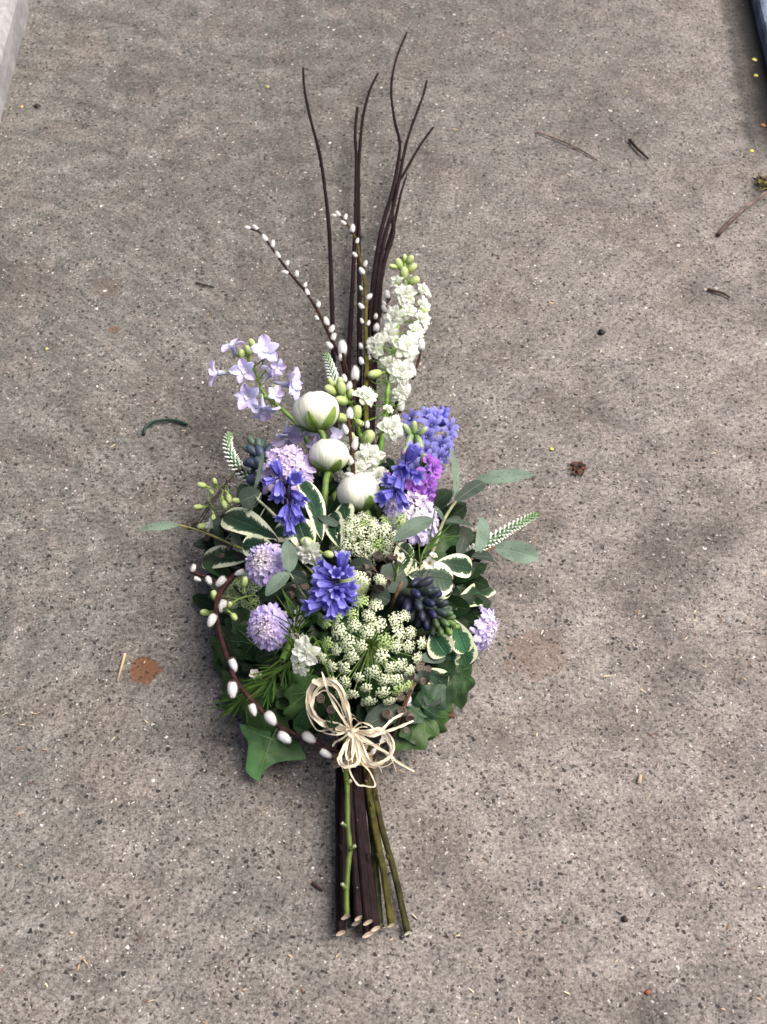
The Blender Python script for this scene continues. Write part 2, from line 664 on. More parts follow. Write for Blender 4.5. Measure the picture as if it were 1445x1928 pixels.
gm = MB()
NG = 40
rowsg = []
for i in range(NG + 1):
    row = []
    for j in range(NG + 1):
        x = -6 + 12 * j / NG
        y = -3 + 12 * i / NG
        row.append(gm.add((x, y, 0), (1, 1, 1), (x, y)))
    rowsg.append(row)
gm.rows(rowsg)
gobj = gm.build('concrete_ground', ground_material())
gobj['kind'] = 'structure'


def stone_mat(name, c1, c2, scale, rough):
    g = NT(name)
    tc = g.n('ShaderNodeTexCoord')
    n1 = g.noise(tc.outputs['Object'], scale, 5, 0.6)
    n2 = g.noise(tc.outputs['Object'], scale * 9, 3, 0.6)
    c = g.mixc(g.ramp(n1, 0.38, 0.64), c1, c2)
    sc = g.n('ShaderNodeVectorMath', operation='SCALE')
    g.l(c, sc.inputs[0])
    g.l(g.ramp(n2, 0.3, 0.7, 0.82, 1.15), sc.inputs['Scale'])
    p = g.n('ShaderNodeBsdfPrincipled')
    g.l(sc.outputs[0], p.inputs['Base Color'])
    p.inputs['Roughness'].default_value = rough
    g.l(g.bump(g.math('ADD', n1, g.math('MULTIPLY', n2, 0.3)), 0.5, 0.004), p.inputs['Normal'])
    g.l(p.outputs[0], g.out.inputs[0])
    return g.mat


def slab(name, p0, p1, ext0, ext1, width, h, bev, mat, label, cat):
    """block whose lower inner edge runs p0 -> p1; width signed to the left of that direction"""
    d = (p1 - p0).normalized()
    s = Vector((-d.y, d.x, 0))
    a = p0 - d * ext0
    L = (p1 - p0).length + ext0 + ext1
    m = MB()
    # profile across (s, z), bevelled
    prof = [(0, 0.0), (0, h - bev), (bev * 0.35, h - bev * 0.25), (bev, h), (width - bev, h), (width, h - bev), (width, 0.0)]
    if width < 0:
        prof = [(0, 0.0), (0, h - bev), (-bev * 0.35, h - bev * 0.25), (-bev, h), (width + bev, h), (width, h - bev), (width, 0.0)]
    rows = []
    n = 40
    for i in range(n + 1):
        t = i / n
        inset = max(0.0, (t * L - (L - 0.03)) / 0.03)
        row = []
        for (q, z) in prof:
            qq = q + (0.012 * inset ** 2 if width > 0 else -0.012 * inset ** 2) * (1 if q == 0 else 0)
            w = 0.0015 * mnoise.noise(Vector((t * L * 14, q * 20, z * 20)))
            row.append(m.add(a + d * (t * L) + s * (qq + w) + Vector((0, 0, z + w)), (1, 1, 1), (t * L, q)))
        rows.append(row)
    m.rows(rows)
    m.face(*rows[-1])
    m.face(*reversed(rows[0]))
    o = m.build(name, mat, smooth=False)
    tag(o, label, cat)
    return o


slab('paving_block', W(0, 232), W(61, 4), 0.4, 0.0, 0.35, 0.075, 0.02, stone_mat('pale_block', (0.17, 0.17, 0.18), (0.27, 0.27, 0.275), 9, 0.8),
     'pale grey block edge in the top left corner', 'block')
slab('slate_block', W(1456, 175), W(1412, -8), 0.1, 0.3, -0.3, 0.03, 0.008, stone_mat('slate', (0.06, 0.085, 0.125), (0.15, 0.19, 0.26), 22, 0.55),
     'blue grey slate edge in the top right corner', 'slate')

# ------------------------------------------------------------------ twigs and stems
TWIG = (0.0115, 0.0050, 0.0062)
TWIG2 = (0.011, 0.0036, 0.0044)
WOOD = (0.78, 0.62, 0.47)
OLIVE = (0.034, 0.031, 0.009)


def px_path(pts):
    return [W(*p) for p in pts]


def twig(name, label, cat, pts, r0, r1, c0, c1, group=None, nodes=0, cap=WOOD, capdir=Vector((0.8, 0.0, 0.25)), sides=9, side=None, mat=None, n=8):
    P = spline(px_path(pts), n)
    root = thing(name, label, cat, P[0], group)
    m = MB()
    m.tube(P, lambda t: lerp(r0, r1, t ** 0.8) * (1 + 0.05 * math.sin(t * 60)), lambda t: mix(c0, c1, t), sides, True, cap, 0.05, capdir)
    m.build('stem', mat or M_BARK, root)
    for k in range(nodes):                         # leaf scars and dormant buds
        i = int(lerp(6, len(P) - 5, (k + rnd(0.1, 0.9)) / nodes))
        t = (P[i + 1] - P[i]).normalized()
        rr = lerp(r0, r1, (i / len(P)) ** 0.8)
        out = frame(t, None, rnd(0, 6.28)) @ Vector((1, 0, 0))
        if out.dot(-FWD) < 0:
            out = -out
        b = MB()
        b.ellipsoid(P[i] + out * rr * 0.9, (t + out * 0.35), rr * 1.1 + 0.001, rr * 0.45 + 0.0004, mix(c0, c1, 0.5), 4, 6)
        b.build('bud', M_BARK, root)
    if side:
        for sp_ in side:
            Q = spline(px_path(sp_), 7)
            m2 = MB()
            m2.tube(Q, lambda t: lerp(r1 * 1.7, r1 * 0.7, t), c1, 7, True, None, 0.04)
            m2.build('side_shoot', M_BARK, root)
    return root


GW = 'bare dark willow twigs'
# (bottom ... tie ... mound ... tip) photo x, y, height
MID = [(668, 1250, .06), (668, 1000, .065)]
twig('willow_twig', 'bare dark willow twig whose tip stands farthest left', 'twig',
     [(642, 1757, .012), (640, 1600, .017), (640, 1440, .03), (645, 1250, .05), (640, 1000, .055), (632, 800, .05), (627, 640, .042), (623, 500, .04), (618, 410, .04), (604, 300, .04), (584, 220, .042), (574, 170, .045), (571, 128, .05)],
     .0050, .0017, TWIG, TWIG2, GW, 8)
twig('willow_twig', 'bare dark willow twig with the shorter blunt tip just left of centre', 'twig',
     [(651, 1727, .022), (648, 1600, .028), (650, 1440, .04), (660, 1200, .06), (660, 900, .055), (657, 690, .04), (661, 600, .035), (666, 500, .03), (670, 400, .03), (671, 300, .03), (669, 250, .03), (673, 203, .03)],
     .0046, .002, TWIG, TWIG2, GW, 8)
twig('willow_twig', 'bare dark willow twig curving right at its tip, second long tip from left', 'twig',
     [(672, 1738, .014), (664, 1600, .02), (660, 1440, .04), (665, 1200, .06), (672, 900, .055), (677, 690, .035), (677, 560, .03), (676, 450, .028), (675, 360, .026), (677, 290, .024), (684, 220, .022), (697, 170, .022), (712, 138, .022)],
     .0051, .0017, TWIG, TWIG2, GW, 9)
twig('willow_twig', 'bare dark willow twig reaching highest in the picture, forked near its top', 'twig',
     [(693, 1737, .03), (680, 1600, .036), (668, 1440, .05), (672, 1200, .07), (682, 900, .06), (690, 690, .045), (700, 560, .04), (717, 440, .04), (738, 365, .04), (750, 305, .04), (753, 268, .042), (743, 225, .042), (737, 170, .043), (745, 115, .045), (766, 62, .05)],
     .0048, .0015, TWIG, TWIG2, GW, 9)
twig('willow_twig', 'bare dark willow twig crossing the tallest one and ending to its right', 'twig',
     [(707, 1749, .017), (689, 1600, .024), (675, 1440, .045), (676, 1200, .065), (690, 900, .06), (700, 690, .04), (708, 560, .036), (722, 460, .036), (742, 385, .036), (757, 310, .038), (768, 262, .038), (786, 210, .04), (797, 180, .04), (804, 152, .042)],
     .0050, .0015, TWIG, TWIG2, GW, 9)
twig('willow_twig', 'bare dark willow twig with the lowest tip, farthest right of the tall twigs', 'twig',
     [(693, 1760, .012), (683, 1600, .018), (672, 1440, .035), (680, 1200, .06), (696, 900, .055), (706, 690, .035), (716, 540, .03), (728, 480, .03), (741, 438, .03), (739, 400, .03), (748, 350, .03), (764, 322, .032), (790, 276, .034), (816, 240, .036)],
     .0054, .0016, TWIG, TWIG2, GW, 8, side=[[(728, 470, .028), (745, 410, .026), (755, 365, .026), (767, 328, .03)]])
twig('willow_twig', 'short dark willow stem ending in the middle of the tied bundle', 'twig',
     [(676, 1729, .03), (668, 1600, .034), (660, 1440, .05), (665, 1250, .065), (670, 1050, .06)], .0045, .004, TWIG, TWIG, GW, 2)

GO = 'olive stems splayed at the right of the bundle'
twig('olive_stem', 'olive brown stem splaying farthest right below the raffia', 'stem',
     [(768, 1757, .008), (742, 1640, .012), (715, 1540, .022), (698, 1440, .04), (690, 1300, .06), (700, 1100, .06)], .0034, .003, OLIVE, (0.045, 0.04, 0.01), GO, 4, cap=(0.6, 0.6, 0.4))
twig('olive_stem', 'glossy olive stem second from the right below the raffia', 'stem',
     [(737, 1742, .016), (722, 1640, .02), (703, 1540, .03), (688, 1440, .046), (683, 1300, .06), (690, 1100, .06)], .0036, .0034, (0.048, 0.045, 0.009), OLIVE, GO, 4, cap=(0.45, 0.42, 0.2))
twig('olive_stem', 'thin green olive stem tucked behind the glossy olive one', 'stem',
     [(716, 1742, .008), (708, 1640, .012), (698, 1540, .02), (685, 1440, .035), (685, 1300, .05), (690, 1100, .06)], .0035, .0032, (0.025, 0.034, 0.01), OLIVE, GO, 2, cap=(0.3, 0.35, 0.12))
gs = twig('green_shoot', 'bright green knobbly stem lying on the dark willow stems', 'stem',
          [(653, 1722, .046), (653, 1670, .048), (657, 1620, .05), (659, 1595, .051), (655, 1550, .054), (654, 1480, .06), (650, 1430, .06), (655, 1300, .07), (660, 1150, .08)],
          .0026, .0028, (0.10, 0.175, 0.018), (0.085, 0.12, 0.02), cap=(0.45, 0.5, 0.3), mat=M_STEM)
for (px, py, ox) in ((653, 1476, 3), (652, 1556, -3), (660, 1598, 4), (651, 1672, -2)):
    b = MB()
    p = W(px, py, lerp(.05, .062, (1722 - py) / 250))
    b.tube([p, p + D(ox * .4, 1, .3) * .003, p + D(ox * .4, 1, .3) * .006], lambda t: .0022 - .0005 * t, lambda t: mix((0.11, 0.18, 0.02), (0.55, 0.55, 0.42), max(0, t * 2 - 1)), 7)
    b.build('node', M_STEM, gs)

# ------------------------------------------------------------------ pussy willow
catkins = []
for k in range(5):
    m = MB()
    pr = (1.0, 0.92, 1.1, 1.0, 0.95)[k]
    rows = []
    nu, nv = 9, 12
    for i in range(nu + 1):
        th = math.pi * i / nu
        zz = (1 - math.cos(th)) * 0.5
        rr = math.sin(th) ** 0.8 * 0.315 * pr * (1.06 - 0.16 * zz)
        row = []
        for j in range(nv):
            a = 2 * math.pi * j / nv
            n_ = 1 + 0.10 * mnoise.noise(Vector((math.cos(a) * 1.7, math.sin(a) * 1.7, zz * 3 + k * 9)))
            row.append(m.add(Vector((math.cos(a) * rr * n_, math.sin(a) * rr * n_, zz)), mix((0.42, 0.42, 0.43), (0.78, 0.775, 0.77), min(1, zz * 2.5)), (zz, j / nv)))
        rows.append(row)
    m.rows(rows, True)
    for h in range(420):                           # silky hairs
        th = rnd(0.3, 2.95)
        a = rnd(0, 6.28)
        zz = (1 - math.cos(th)) * 0.5
        rr = math.sin(th) ** 0.8 * 0.315 * pr * (1.06 - 0.16 * zz)
        p = Vector((math.cos(a) * rr, math.sin(a) * rr, zz))
        n_ = Vector((math.cos(a) * math.sin(th), math.sin(a) * math.sin(th), -math.cos(th) + 0.9)).normalized()
        s = Vector((-math.sin(a), math.cos(a), 0)) * 0.008
        e = p + n_ * rnd(0.09, 0.2)
        cc = (0.84, 0.84, 0.83)
        i0 = m.add(p - s, cc)
        i1 = m.add(p + s, cc)
        i2 = m.add(e, cc)
        m.face(i0, i1, i2)
    me = m.mesh('catkin')
    me.materials.append(M_CATKIN)
    catkins.append(me)
sc_m = MB()
sc_m.lathe(Matrix.Identity(4), [(0.05, -0.12, (0.02, 0.008, 0.005)), (0.2, -0.02, (0.03, 0.011, 0.007)), (0.3, 0.12, (0.04, 0.015, 0.009)), (0.33, 0.2, (0.05, 0.022, 0.012))], 8)
SCALE_ME = sc_m.mesh('bud_scale')
SCALE_ME.materials.append(M_BARK)


def pussy(label, stem, r0, r1, cats, c0=(0.06, 0.03, 0.012), c1=(0.07, 0.03, 0.015), extra=(), zoff=0.002):
    """cats: (px, py, length px, dir right, dir up); stem: px path"""
    P = spline(px_path(stem), 7)
    root = thing('pussy_willow_branch', label, 'branch', P[0], 'pussy willow branches')
    m = MB()
    m.tube(P, lambda t: lerp(r0, r1, t), lambda t: mix(c0, c1, t), 8, True, WOOD, 0.05)
    m.build('stem', M_BARK, root)
    for e in extra:
        Q = spline(px_path(e), 6)
        m = MB()
        m.tube(Q, lambda t: lerp(r0 * 0.75, r1 * 0.6, t), c1, 7, True)
        m.build('side_shoot', M_BARK, root)
    for (px, py, lp, dr, du) in cats:
        # take the height of the nearest stem point
        best = min(P + [q for e in extra for q in spline(px_path(e), 6)], key=lambda q: (q - W(px, py, q.z)).length)
        c = W(px, py, best.z + zoff)
        L = lp * 0.95 * pxm(c)
        ax = D(dr, du, rnd(0.0, 0.35))
        o = put('catkin', rng.choice(catkins), root, TRS(c - ax * L * 0.5, ax, L, rnd(0, 6.28)))
        put('bud_scale', SCALE_ME, None, Matrix.Scale(.72, 4), parent=o)
    return root


BR = (0.03, 0.014, 0.009)
pussy('slender pussy willow branch reaching out to the upper left with small catkins',
      [(660, 760, .05), (650, 702, .05), (640, 672, .055), (621, 632, .06), (601, 590, .06), (576, 550, .06), (545, 513, .06), (520, 478, .06), (500, 450, .06), (488, 437, .06), (470, 430, .06)], .0026, .0011,
      [(467, 429, 12, -1, .3), (482, 429, 14, -.8, .8), (499, 449, 16, -.5, .9), (514, 460, 16, .2, 1), (524, 481, 16, -.4, .9), (541, 496, 12, .6, 1), (538, 513, 14, -1, .3),
       (559, 516, 14, .2, 1), (575, 537, 12, .4, 1), (579, 551, 15, -.3, 1), (600, 574, 13, .3, 1), (597, 599, 11, -.6, .9), (615, 606, 19, -.2, 1), (625, 620, 17, .5, 1), (628, 635, 17, .4, 1), (621, 651, 17, -.8, .9), (642, 674, 15, -.2, 1)],
      BR, BR)
pussy('olive pussy willow branch rising almost straight through the middle with small catkins',
      [(690, 800, .06), (689, 733, .065), (691, 687, .068), (689, 629, .07), (689, 567, .07), (686, 521, .07), (678, 488, .07), (673, 457, .07), (664, 438, .07), (652, 418, .072), (640, 406, .075)], .0031, .0012,
      [(630, 406, 11, -1, .2), (637, 403, 13, -.5, .8), (651, 409, 13, .3, .9), (648, 420, 13, -.6, .5), (664, 431, 17, .2, 1), (673, 454, 12, .4, 1), (669, 480, 13, -.7, .7), (688, 497, 14, .4, 1), (682, 511, 16, -.5, .9),
       (680, 543, 11, -.4, 1), (695, 559, 15, .7, .7), (681, 577, 15, -.6, .7), (682, 605, 12, -.4, 1), (694, 609, 12, .4, 1), (680, 652, 13, -.3, 1), (681, 680, 15, -.3, 1)],
      (0.08, 0.075, 0.013), (0.05, 0.04, 0.012), zoff=.003)
pussy('pussy willow branch half hidden behind the tall white larkspur spike',
      [(690, 760, .045), (696, 690, .045), (705, 640, .045), (712, 605, .045), (722, 580, .045), (735, 562, .045)], .0024, .0014,
      [(729, 555, 18, -.1, 1), (724, 572, 13, -.5, .8), (724, 582, 16, -.3, 1), (708, 596, 12, .2, 1), (709, 618, 18, .2, 1), (695, 674, 15, -.3, 1)], BR, BR)
pussy('reddish pussy willow branch with fat catkins right of the white larkspur',
      [(705, 860, .06), (724, 810, .06), (740, 775, .06), (754, 744, .062), (764, 720, .063), (784, 692, .065), (792, 664, .065)], .0034, .0017,
      [(793, 649, 24, .1, 1), (775, 698, 31, -.2, 1), (767, 734, 24, .3, 1), (755, 765, 25, .2, 1)], (0.032, 0.012, 0.009), (0.038, 0.012, 0.01), zoff=.004)
pussy('short pussy willow shoot with three fat grey catkins above the green buds',
      [(668, 790, .06), (664, 745, .06), (657, 708, .06), (648, 676, .06), (645, 660, .06)], .0026, .0015,
      [(645, 656, 30, .0, 1), (669, 705, 30, .1, 1), (649, 713, 17, -.2, 1), (658, 728, 19, .2, 1)], BR, BR, extra=([(664, 745, .06), (668, 722, .062), (669, 708, .062)],))
pussy('brown pussy willow branch standing between the white ranunculus and white larkspur',
      [(672, 960, .10), (666, 900, .118), (664, 853, .12), (660, 820, .12), (657, 788, .12)], .0028, .0018,
      [(659, 780, 24, .0, 1), (651, 810, 22, -.3, 1), (668, 838, 24, .3, 1), (660, 868, 24, -.4, 1), (692, 800, 15, .1, 1), (660, 895, 20, -.9, .3)], (0.045, 0.02, 0.011), (0.045, 0.02, 0.011))
pussy('long dark pussy willow branch arching down the left side to the raffia bow',
      [(650, 1420, .055), (613, 1407, .056), (585, 1393, .06), (555, 1381, .066), (528, 1369, .07), (505, 1350, .084), (482, 1326, .094), (458, 1300, .10), (441, 1275, .104), (430, 1243, .106), (419, 1210, .106), (410, 1175, .105), (407, 1148, .104), (413, 1122, .104), (425, 1101, .105), (443, 1083, .106), (466, 1071, .106)], .0021, .0031,
      [(439, 1250, 27, .45, -1), (438, 1296, 32, .05, -1), (476, 1334, 26, .35, -.9), (509, 1351, 30, .6, -.8), (535, 1388, 29, .8, -.5), (581, 1388, 28, .8, -.5), (612, 1418, 26, .9, -.5),
       (418, 1094, 24, -.7, -.6), (453, 1078, 20, -1, -.4), (420, 1139, 26, -.3, -1), (400, 1166, 28, -.4, -1), (393, 1092, 18, .5, -.9), (371, 1090, 15, .8, -.3), (364, 1070, 16, .3, .7)],
      (0.04, 0.016, 0.017), (0.042, 0.014, 0.013), extra=([(418, 1106, .103), (398, 1089, .10), (380, 1084, .098), (360, 1077, .096)],), zoff=.0045)
pussy('pussy willow catkins peeping out on the right of the raffia bow',
      [(690, 1470, .05), (704, 1430, .052), (718, 1397, .055), (728, 1380, .055)], .002, .0014,
      [(703, 1415, 17, .6, .8), (720, 1393, 16, .7, .8)], BR, BR)
pussy('pussy willow catkins under the front edge of the big lace flower',
      [(690, 1420, .06), (685, 1380, .07), (683, 1340, .08)], .002, .0014,
      [(683, 1329, 18, 0, 1), (620, 1352, 20, -.8, .3)], BR, BR, extra=([(690, 1420, .05), (650, 1370, .05), (622, 1352, .05)],))
pussy('single pussy willow catkin lying on the gum nuts at lower right',
      [(750, 1390, .05), (760, 1350, .07), (766, 1328, .08)], .0016, .0012, [(768, 1319, 25, .1, .9)], BR, BR)


# ------------------------------------------------------------------ floret prototypes (unit size, facing +Z)
def proto(fn, name, mat, n=3):
    out = []
    for k in range(n):
        m = MB()
        fn(m, k)
        me = m.mesh(name)
        me.materials.append(mat)
        out.append(me)
    return out


I4 = Matrix.Identity(4)
LILAC = (0.58, 0.57, 0.86)
LILAC2 = (0.63, 0.53, 0.83)


def delph_petal(m, k):
    c = LILAC if k % 2 == 0 else LILAC2
    m.petal(I4, 1.0, 0.70, R(30 + 10 * (k % 3)), R(78 + 17 * (k % 3)), 0, mix(c, (0.75, 0.75, 0.92), 0.55), c, cup=0.38, a=0.75, b=0.72, nu=8, nv=6, ruf=0.10, r0=0.05, twist=rnd(-.5, .5))


DELPH_PETALS = proto(delph_petal, 'petal', M_PETAL, 6)


def delph_eye(m, k):
    for j in range(5):
        m.petal(I4, 0.34, 0.26, R(10), R(50), j * 1.26 + k, (0.8, 0.8, 0.85), (0.86, 0.86, 0.9), cup=0.3, nu=3, nv=2, z0=0.06)
    m.tube([Vector((0, 0, 0.02)), Vector((0.05, 0, -0.3)), Vector((0.16, 0, -0.62)), Vector((0.3, 0, -0.9))], lambda t: 0.17 * (1 - t) + 0.03, lambda t: mix((0.5, 0.5, 0.72), (0.4, 0.48, 0.5), t), 7)


DELPH_EYE = proto(delph_eye, 'floret', M_PETAL, 3)


def larkspur(m, k):
    rr = random.Random(k)
    for whorl, (cnt, L, a0, a1) in enumerate(((6, 1.0, 52, 104), (6, 0.86, 36, 80), (6, 0.66, 20, 58), (5, 0.45, 8, 35))):
        for j in range(cnt):
            az = 2 * math.pi * j / cnt + whorl * 0.5 + rr.uniform(-.25, .25)
            m.petal(I4, L * rr.uniform(.82, 1.08), L * 0.62, R(a0 + rr.uniform(-9, 9)), R(a1 + rr.uniform(-14, 14)), az,
                    (0.58, 0.74, 0.34) if whorl == 0 else (0.82, 0.88, 0.70), (0.94, 0.95, 0.93), cup=0.2, a=0.8, b=0.55, nu=5, nv=4, ruf=0.12, z0=0.05 * whorl, fringe=0.07)
    m.tube([Vector((0, 0, 0.03)), Vector((0, 0.03, -0.35)), Vector((0.05, 0.15, -0.7))], lambda t: 0.16 * (1 - t) + 0.03, (0.4, 0.52, 0.2), 6)


LARK = proto(larkspur, 'floret', M_WHITE, 5)


def larkbud(m, k):
    m.ellipsoid(Vector((0, 0, 0.5)), Vector((0, 0, 1)), 0.55, 0.34, lambda t: mix((0.34, 0.48, 0.10), (0.62, 0.72, 0.36), t), 7, 10, 0.85, 0.0, 5, 0.14)
    m.tube([Vector((0, 0, 0.1)), Vector((0.05, 0, -0.25)), Vector((0.2, 0, -0.5))], lambda t: 0.1, (0.3, 0.45, 0.08), 6)
    for j in range(3):
        m.petal(I4, 0.95, 0.4, R(55), R(-22), j * 2.1 + k, (0.4, 0.55, 0.14), (0.66, 0.76, 0.4), cup=0.5, nu=5, nv=3, r0=0.02)


LARKBUD = proto(larkbud, 'bud', M_BUD, 3)


def bell(m, k):
    rr = random.Random(k + 40)
    for j in range(6):
        az = j * math.pi / 3 + k
        m.petal(I4, 1.45, 0.50, R(32), R(3), az, (0.10, 0.09, 0.42), (0.22, 0.21, 0.74), cup=-0.3, a=0.35, b=0.25, nu=4, nv=4, r0=0.0)
        # recurved tip
        m.petal(I4, 0.55, 0.46, R(3), R(62 + rr.uniform(-25, 30)), az, (0.22, 0.21, 0.74), (0.42, 0.42, 0.90), cup=-0.1, a=0.25, b=0.65, nu=5, nv=3, r0=0.37, z0=1.12)
    m.tube([Vector((0, 0, 0.05)), Vector((0, 0.05, -0.2)), Vector((0, 0.25, -0.5))], lambda t: 0.08, (0.06, 0.05, 0.2), 5)


BELL = proto(bell, 'bell', M_BLUE, 4)


def hyac(m, k):
    rr = random.Random(k + 80)
    for j in range(6):
        az = j * math.pi / 3 + k
        m.petal(I4, 1.0, 0.48, R(30), R(100 + rr.uniform(-12, 20)), az, (0.14, 0.14, 0.50), (0.34, 0.34, 0.82), cup=-0.12, a=0.5, b=0.5, nu=6, nv=3, r0=0.12, z0=-0.1)
    m.lathe(I4, [(0.1, -0.8, (0.15, 0.15, 0.5)), (0.2, -0.5, (0.16, 0.16, 0.55)), (0.17, -0.1, (0.14, 0.14, 0.55)), (0.14, 0.0, (0.05, 0.05, 0.25)), (0.01, -0.12, (0.03, 0.03, 0.12))], 8)
    for j in range(3):
        m.ellipsoid(Vector((0.06 * math.cos(j * 2.1), 0.06 * math.sin(j * 2.1), 0.1)), Vector((0, 0, 1)), 0.1, 0.04, (0.6, 0.6, 0.75), 3, 4)


HYAC = proto(hyac, 'floret', M_BLUE, 3)


def stock(m, k):
    rr = random.Random(k + 120)
    for w_, (cnt, L, a0, a1) in enumerate(((4, 1.0, 45, 98), (4, 0.8, 30, 70), (3, 0.55, 12, 45))):
        for j in range(cnt):
            m.petal(I4, L, L * 0.95, R(a0), R(a1 + rr.uniform(-10, 10)), 2 * math.pi * j / cnt + w_ * .8 + rr.uniform(-.2, .2), (0.38, 0.19, 0.62), (0.40, 0.155, 0.62), cup=0.15, a=0.7, b=0.3, nu=5, nv=5, ruf=0.12)


STOCK = proto(stock, 'floret', M_PETAL, 3)


def waxf(m, k):
    for j in range(5):
        m.petal(I4, 0.78, 0.8, R(62), R(72), j * 1.257 + k, (0.8, 0.8, 0.7), (0.86, 0.85, 0.8), cup=0.4, a=0.45, b=0.35, nu=4, nv=4, r0=0.25)
    m.lathe(I4, [(0.05, -0.8, (0.25, 0.32, 0.1)), (0.22, -0.45, (0.32, 0.4, 0.14)), (0.38, 0.0, (0.5, 0.55, 0.25)), (0.36, 0.06, (0.55, 0.5, 0.2)), (0.2, -0.05, (0.35, 0.28, 0.06)), (0.05, -0.04, (0.45, 0.35, 0.1)), (0.0, 0.12, (0.5, 0.5, 0.2))], 10)


WAXF = proto(waxf, 'floret', M_WHITE, 2)


def gnut(m, k):
    a, b, cc = (0.075, 0.068, 0.058), (0.10, 0.08, 0.066), (0.05, 0.034, 0.027)
    m.lathe(I4, [(0.12, -1.0, (0.16, 0.18, 0.12)), (0.42, -0.85, (0.14, 0.15, 0.11)), (0.62, -0.4, a), (0.68, 0.0, a), (0.62, 0.3, b), (0.5, 0.36, b), (0.44, 0.26, cc), (0.3, 0.22, b), (0.2, 0.3, b), (0.12, 0.22, cc), (0.0, 0.24, cc)], 12)


NUT = proto(gnut, 'gum_nut', M_NUT, 1)


def stem_in(root, P, dirn, col_=(0.14, 0.25, 0.05), r=0.0022, length=0.14, mat=None, target=(664, 1390, .05), name='stem', sides=7):
    T = W(*target)
    q = P - dirn * 0.035
    e = q + (T - q).normalized() * length
    e.z = max(e.z, 0.012)
    m = MB()
    m.tube(spline([P, q, e], 7), r, col_, sides)
    return m.build(name, mat or M_STEM, root)


# ------------------------------------------------------------------ lilac delphinium
def spike_stem(root, pts, r0, r1, c0, c1, mat=None, name='stem'):
    m = MB()
    P = spline(px_path(pts), 7)
    m.tube(P, lambda t: lerp(r0, r1, t), lambda t: mix(c0, c1, t), 8)
    m.build(name, mat or M_STEM, root)
    return P


def pedicel(root, P, c, r, colr, dirn=None, mat=None):
    b = min(P, key=lambda q: (q - c).length + (0.012 if (q - c).length < 0.004 else 0))
    m = MB()
    mid = b.lerp(c, 0.5) + Vector((0, 0, 0.003))
    if dirn is not None:
        mid = mid.lerp(c - dirn * 0.012, 0.6)
    m.tube(spline([b, mid, c], 5), r, colr, 6, False)
    m.build('pedicel', mat or M_STEM, root)


dl = thing('delphinium_spray', 'pale lilac delphinium spray leaning out to the upper left', 'delphinium', W(600, 880, .05))
PD = spike_stem(dl, [(620, 930, .06), (590, 860, .065), (566, 808, .07), (533, 772, .075), (508, 752, .08), (494, 735, .08), (485, 708, .08), (474, 685, .08), (462, 668, .08)], .0028, .0014, (0.13, 0.24, 0.04), (0.25, 0.42, 0.08))
for (px, py, rp, r_, u_, t_) in ((440, 655, 27, -.2, .75, .5), (411, 702, 31, -1, -.1, .15), (500, 664, 32, .15, .45, .9), (463, 700, 29, -.2, .15, 1), (508, 706, 25, .6, .5, .2), (543, 724, 36, .95, .1, .35),
                                 (469, 746, 31, -.25, -.2, 1), (496, 768, 30, .2, -.8, .4), (540, 815, 36, .0, -.85, .5), (523, 690, 18, .6, -.4, .8), (575, 800, 26, .5, -.3, .6), (520, 745, 20, .1, .3, .8)):
    d = D(r_, u_, t_)
    c = W(px, py, .09 + 0.012 * t_)
    s = rp * 1.0 * pxm(c)
    fl = put('floret', DELPH_EYE[rng.randrange(3)], dl, TRS(c, d, s, rnd(0, 6)))
    for j in range(5):
        put('petal', DELPH_PETALS[rng.randrange(6)], None, Matrix.Rotation(j * 2 * math.pi / 5 + rnd(-.15, .15), 4, 'Z') @ Matrix.Rotation(R(rnd(-10, 10)), 4, 'Y') @ Matrix.Scale(rnd(.88, 1.08), 4), parent=fl)
    pedicel(dl, PD, c - d * s * 0.3, .0009, (0.28, 0.42, 0.1), d)
for (px, py) in ((456, 676), (470, 668), (478, 655), (512, 760), (524, 742)):
    c = W(px, py, .085)
    put('bud', LARKBUD[rng.randrange(3)], dl, TRS(c, D(rnd(-.6, .2), 1, .2), 18 * pxm(c), rnd(0, 6)))
    pedicel(dl, PD, c, .0007, (0.28, 0.42, 0.1))
dlb = thing('delphinium_spray', 'lilac delphinium florets showing between the ranunculus stems', 'delphinium', W(640, 950, .07))
PB = spike_stem(dlb, [(660, 1010, .06), (645, 930, .065), (632, 870, .07), (640, 830, .07)], .002, .0014, (0.13, 0.24, 0.04), (0.25, 0.42, 0.08))
for (px, py, rp, r_, u_, t_) in ((640, 832, 32, .3, .5, .6), (570, 880, 28, -.4, -.3, .8), (628, 905, 28, 0, -.3, 1), (648, 945, 27, .3, -.5, .8), (600, 840, 24, -.3, .1, 1)):
    d = D(r_, u_, t_)
    c = W(px, py, .072)
    s = rp * 1.0 * pxm(c)
    fl = put('floret', DELPH_EYE[rng.randrange(3)], dlb, TRS(c, d, s, rnd(0, 6)))
    for j in range(5):
        put('petal', DELPH_PETALS[rng.randrange(6)], None, Matrix.Rotation(j * 2 * math.pi / 5 + rnd(-.15, .15), 4, 'Z') @ Matrix.Scale(rnd(.9, 1.08), 4), parent=fl)
    pedicel(dlb, PB, c - d * s * 0.3, .0009, (0.28, 0.42, 0.1), d)

# ------------------------------------------------------------------ white larkspur
LG = (0.22, 0.38, 0.06)


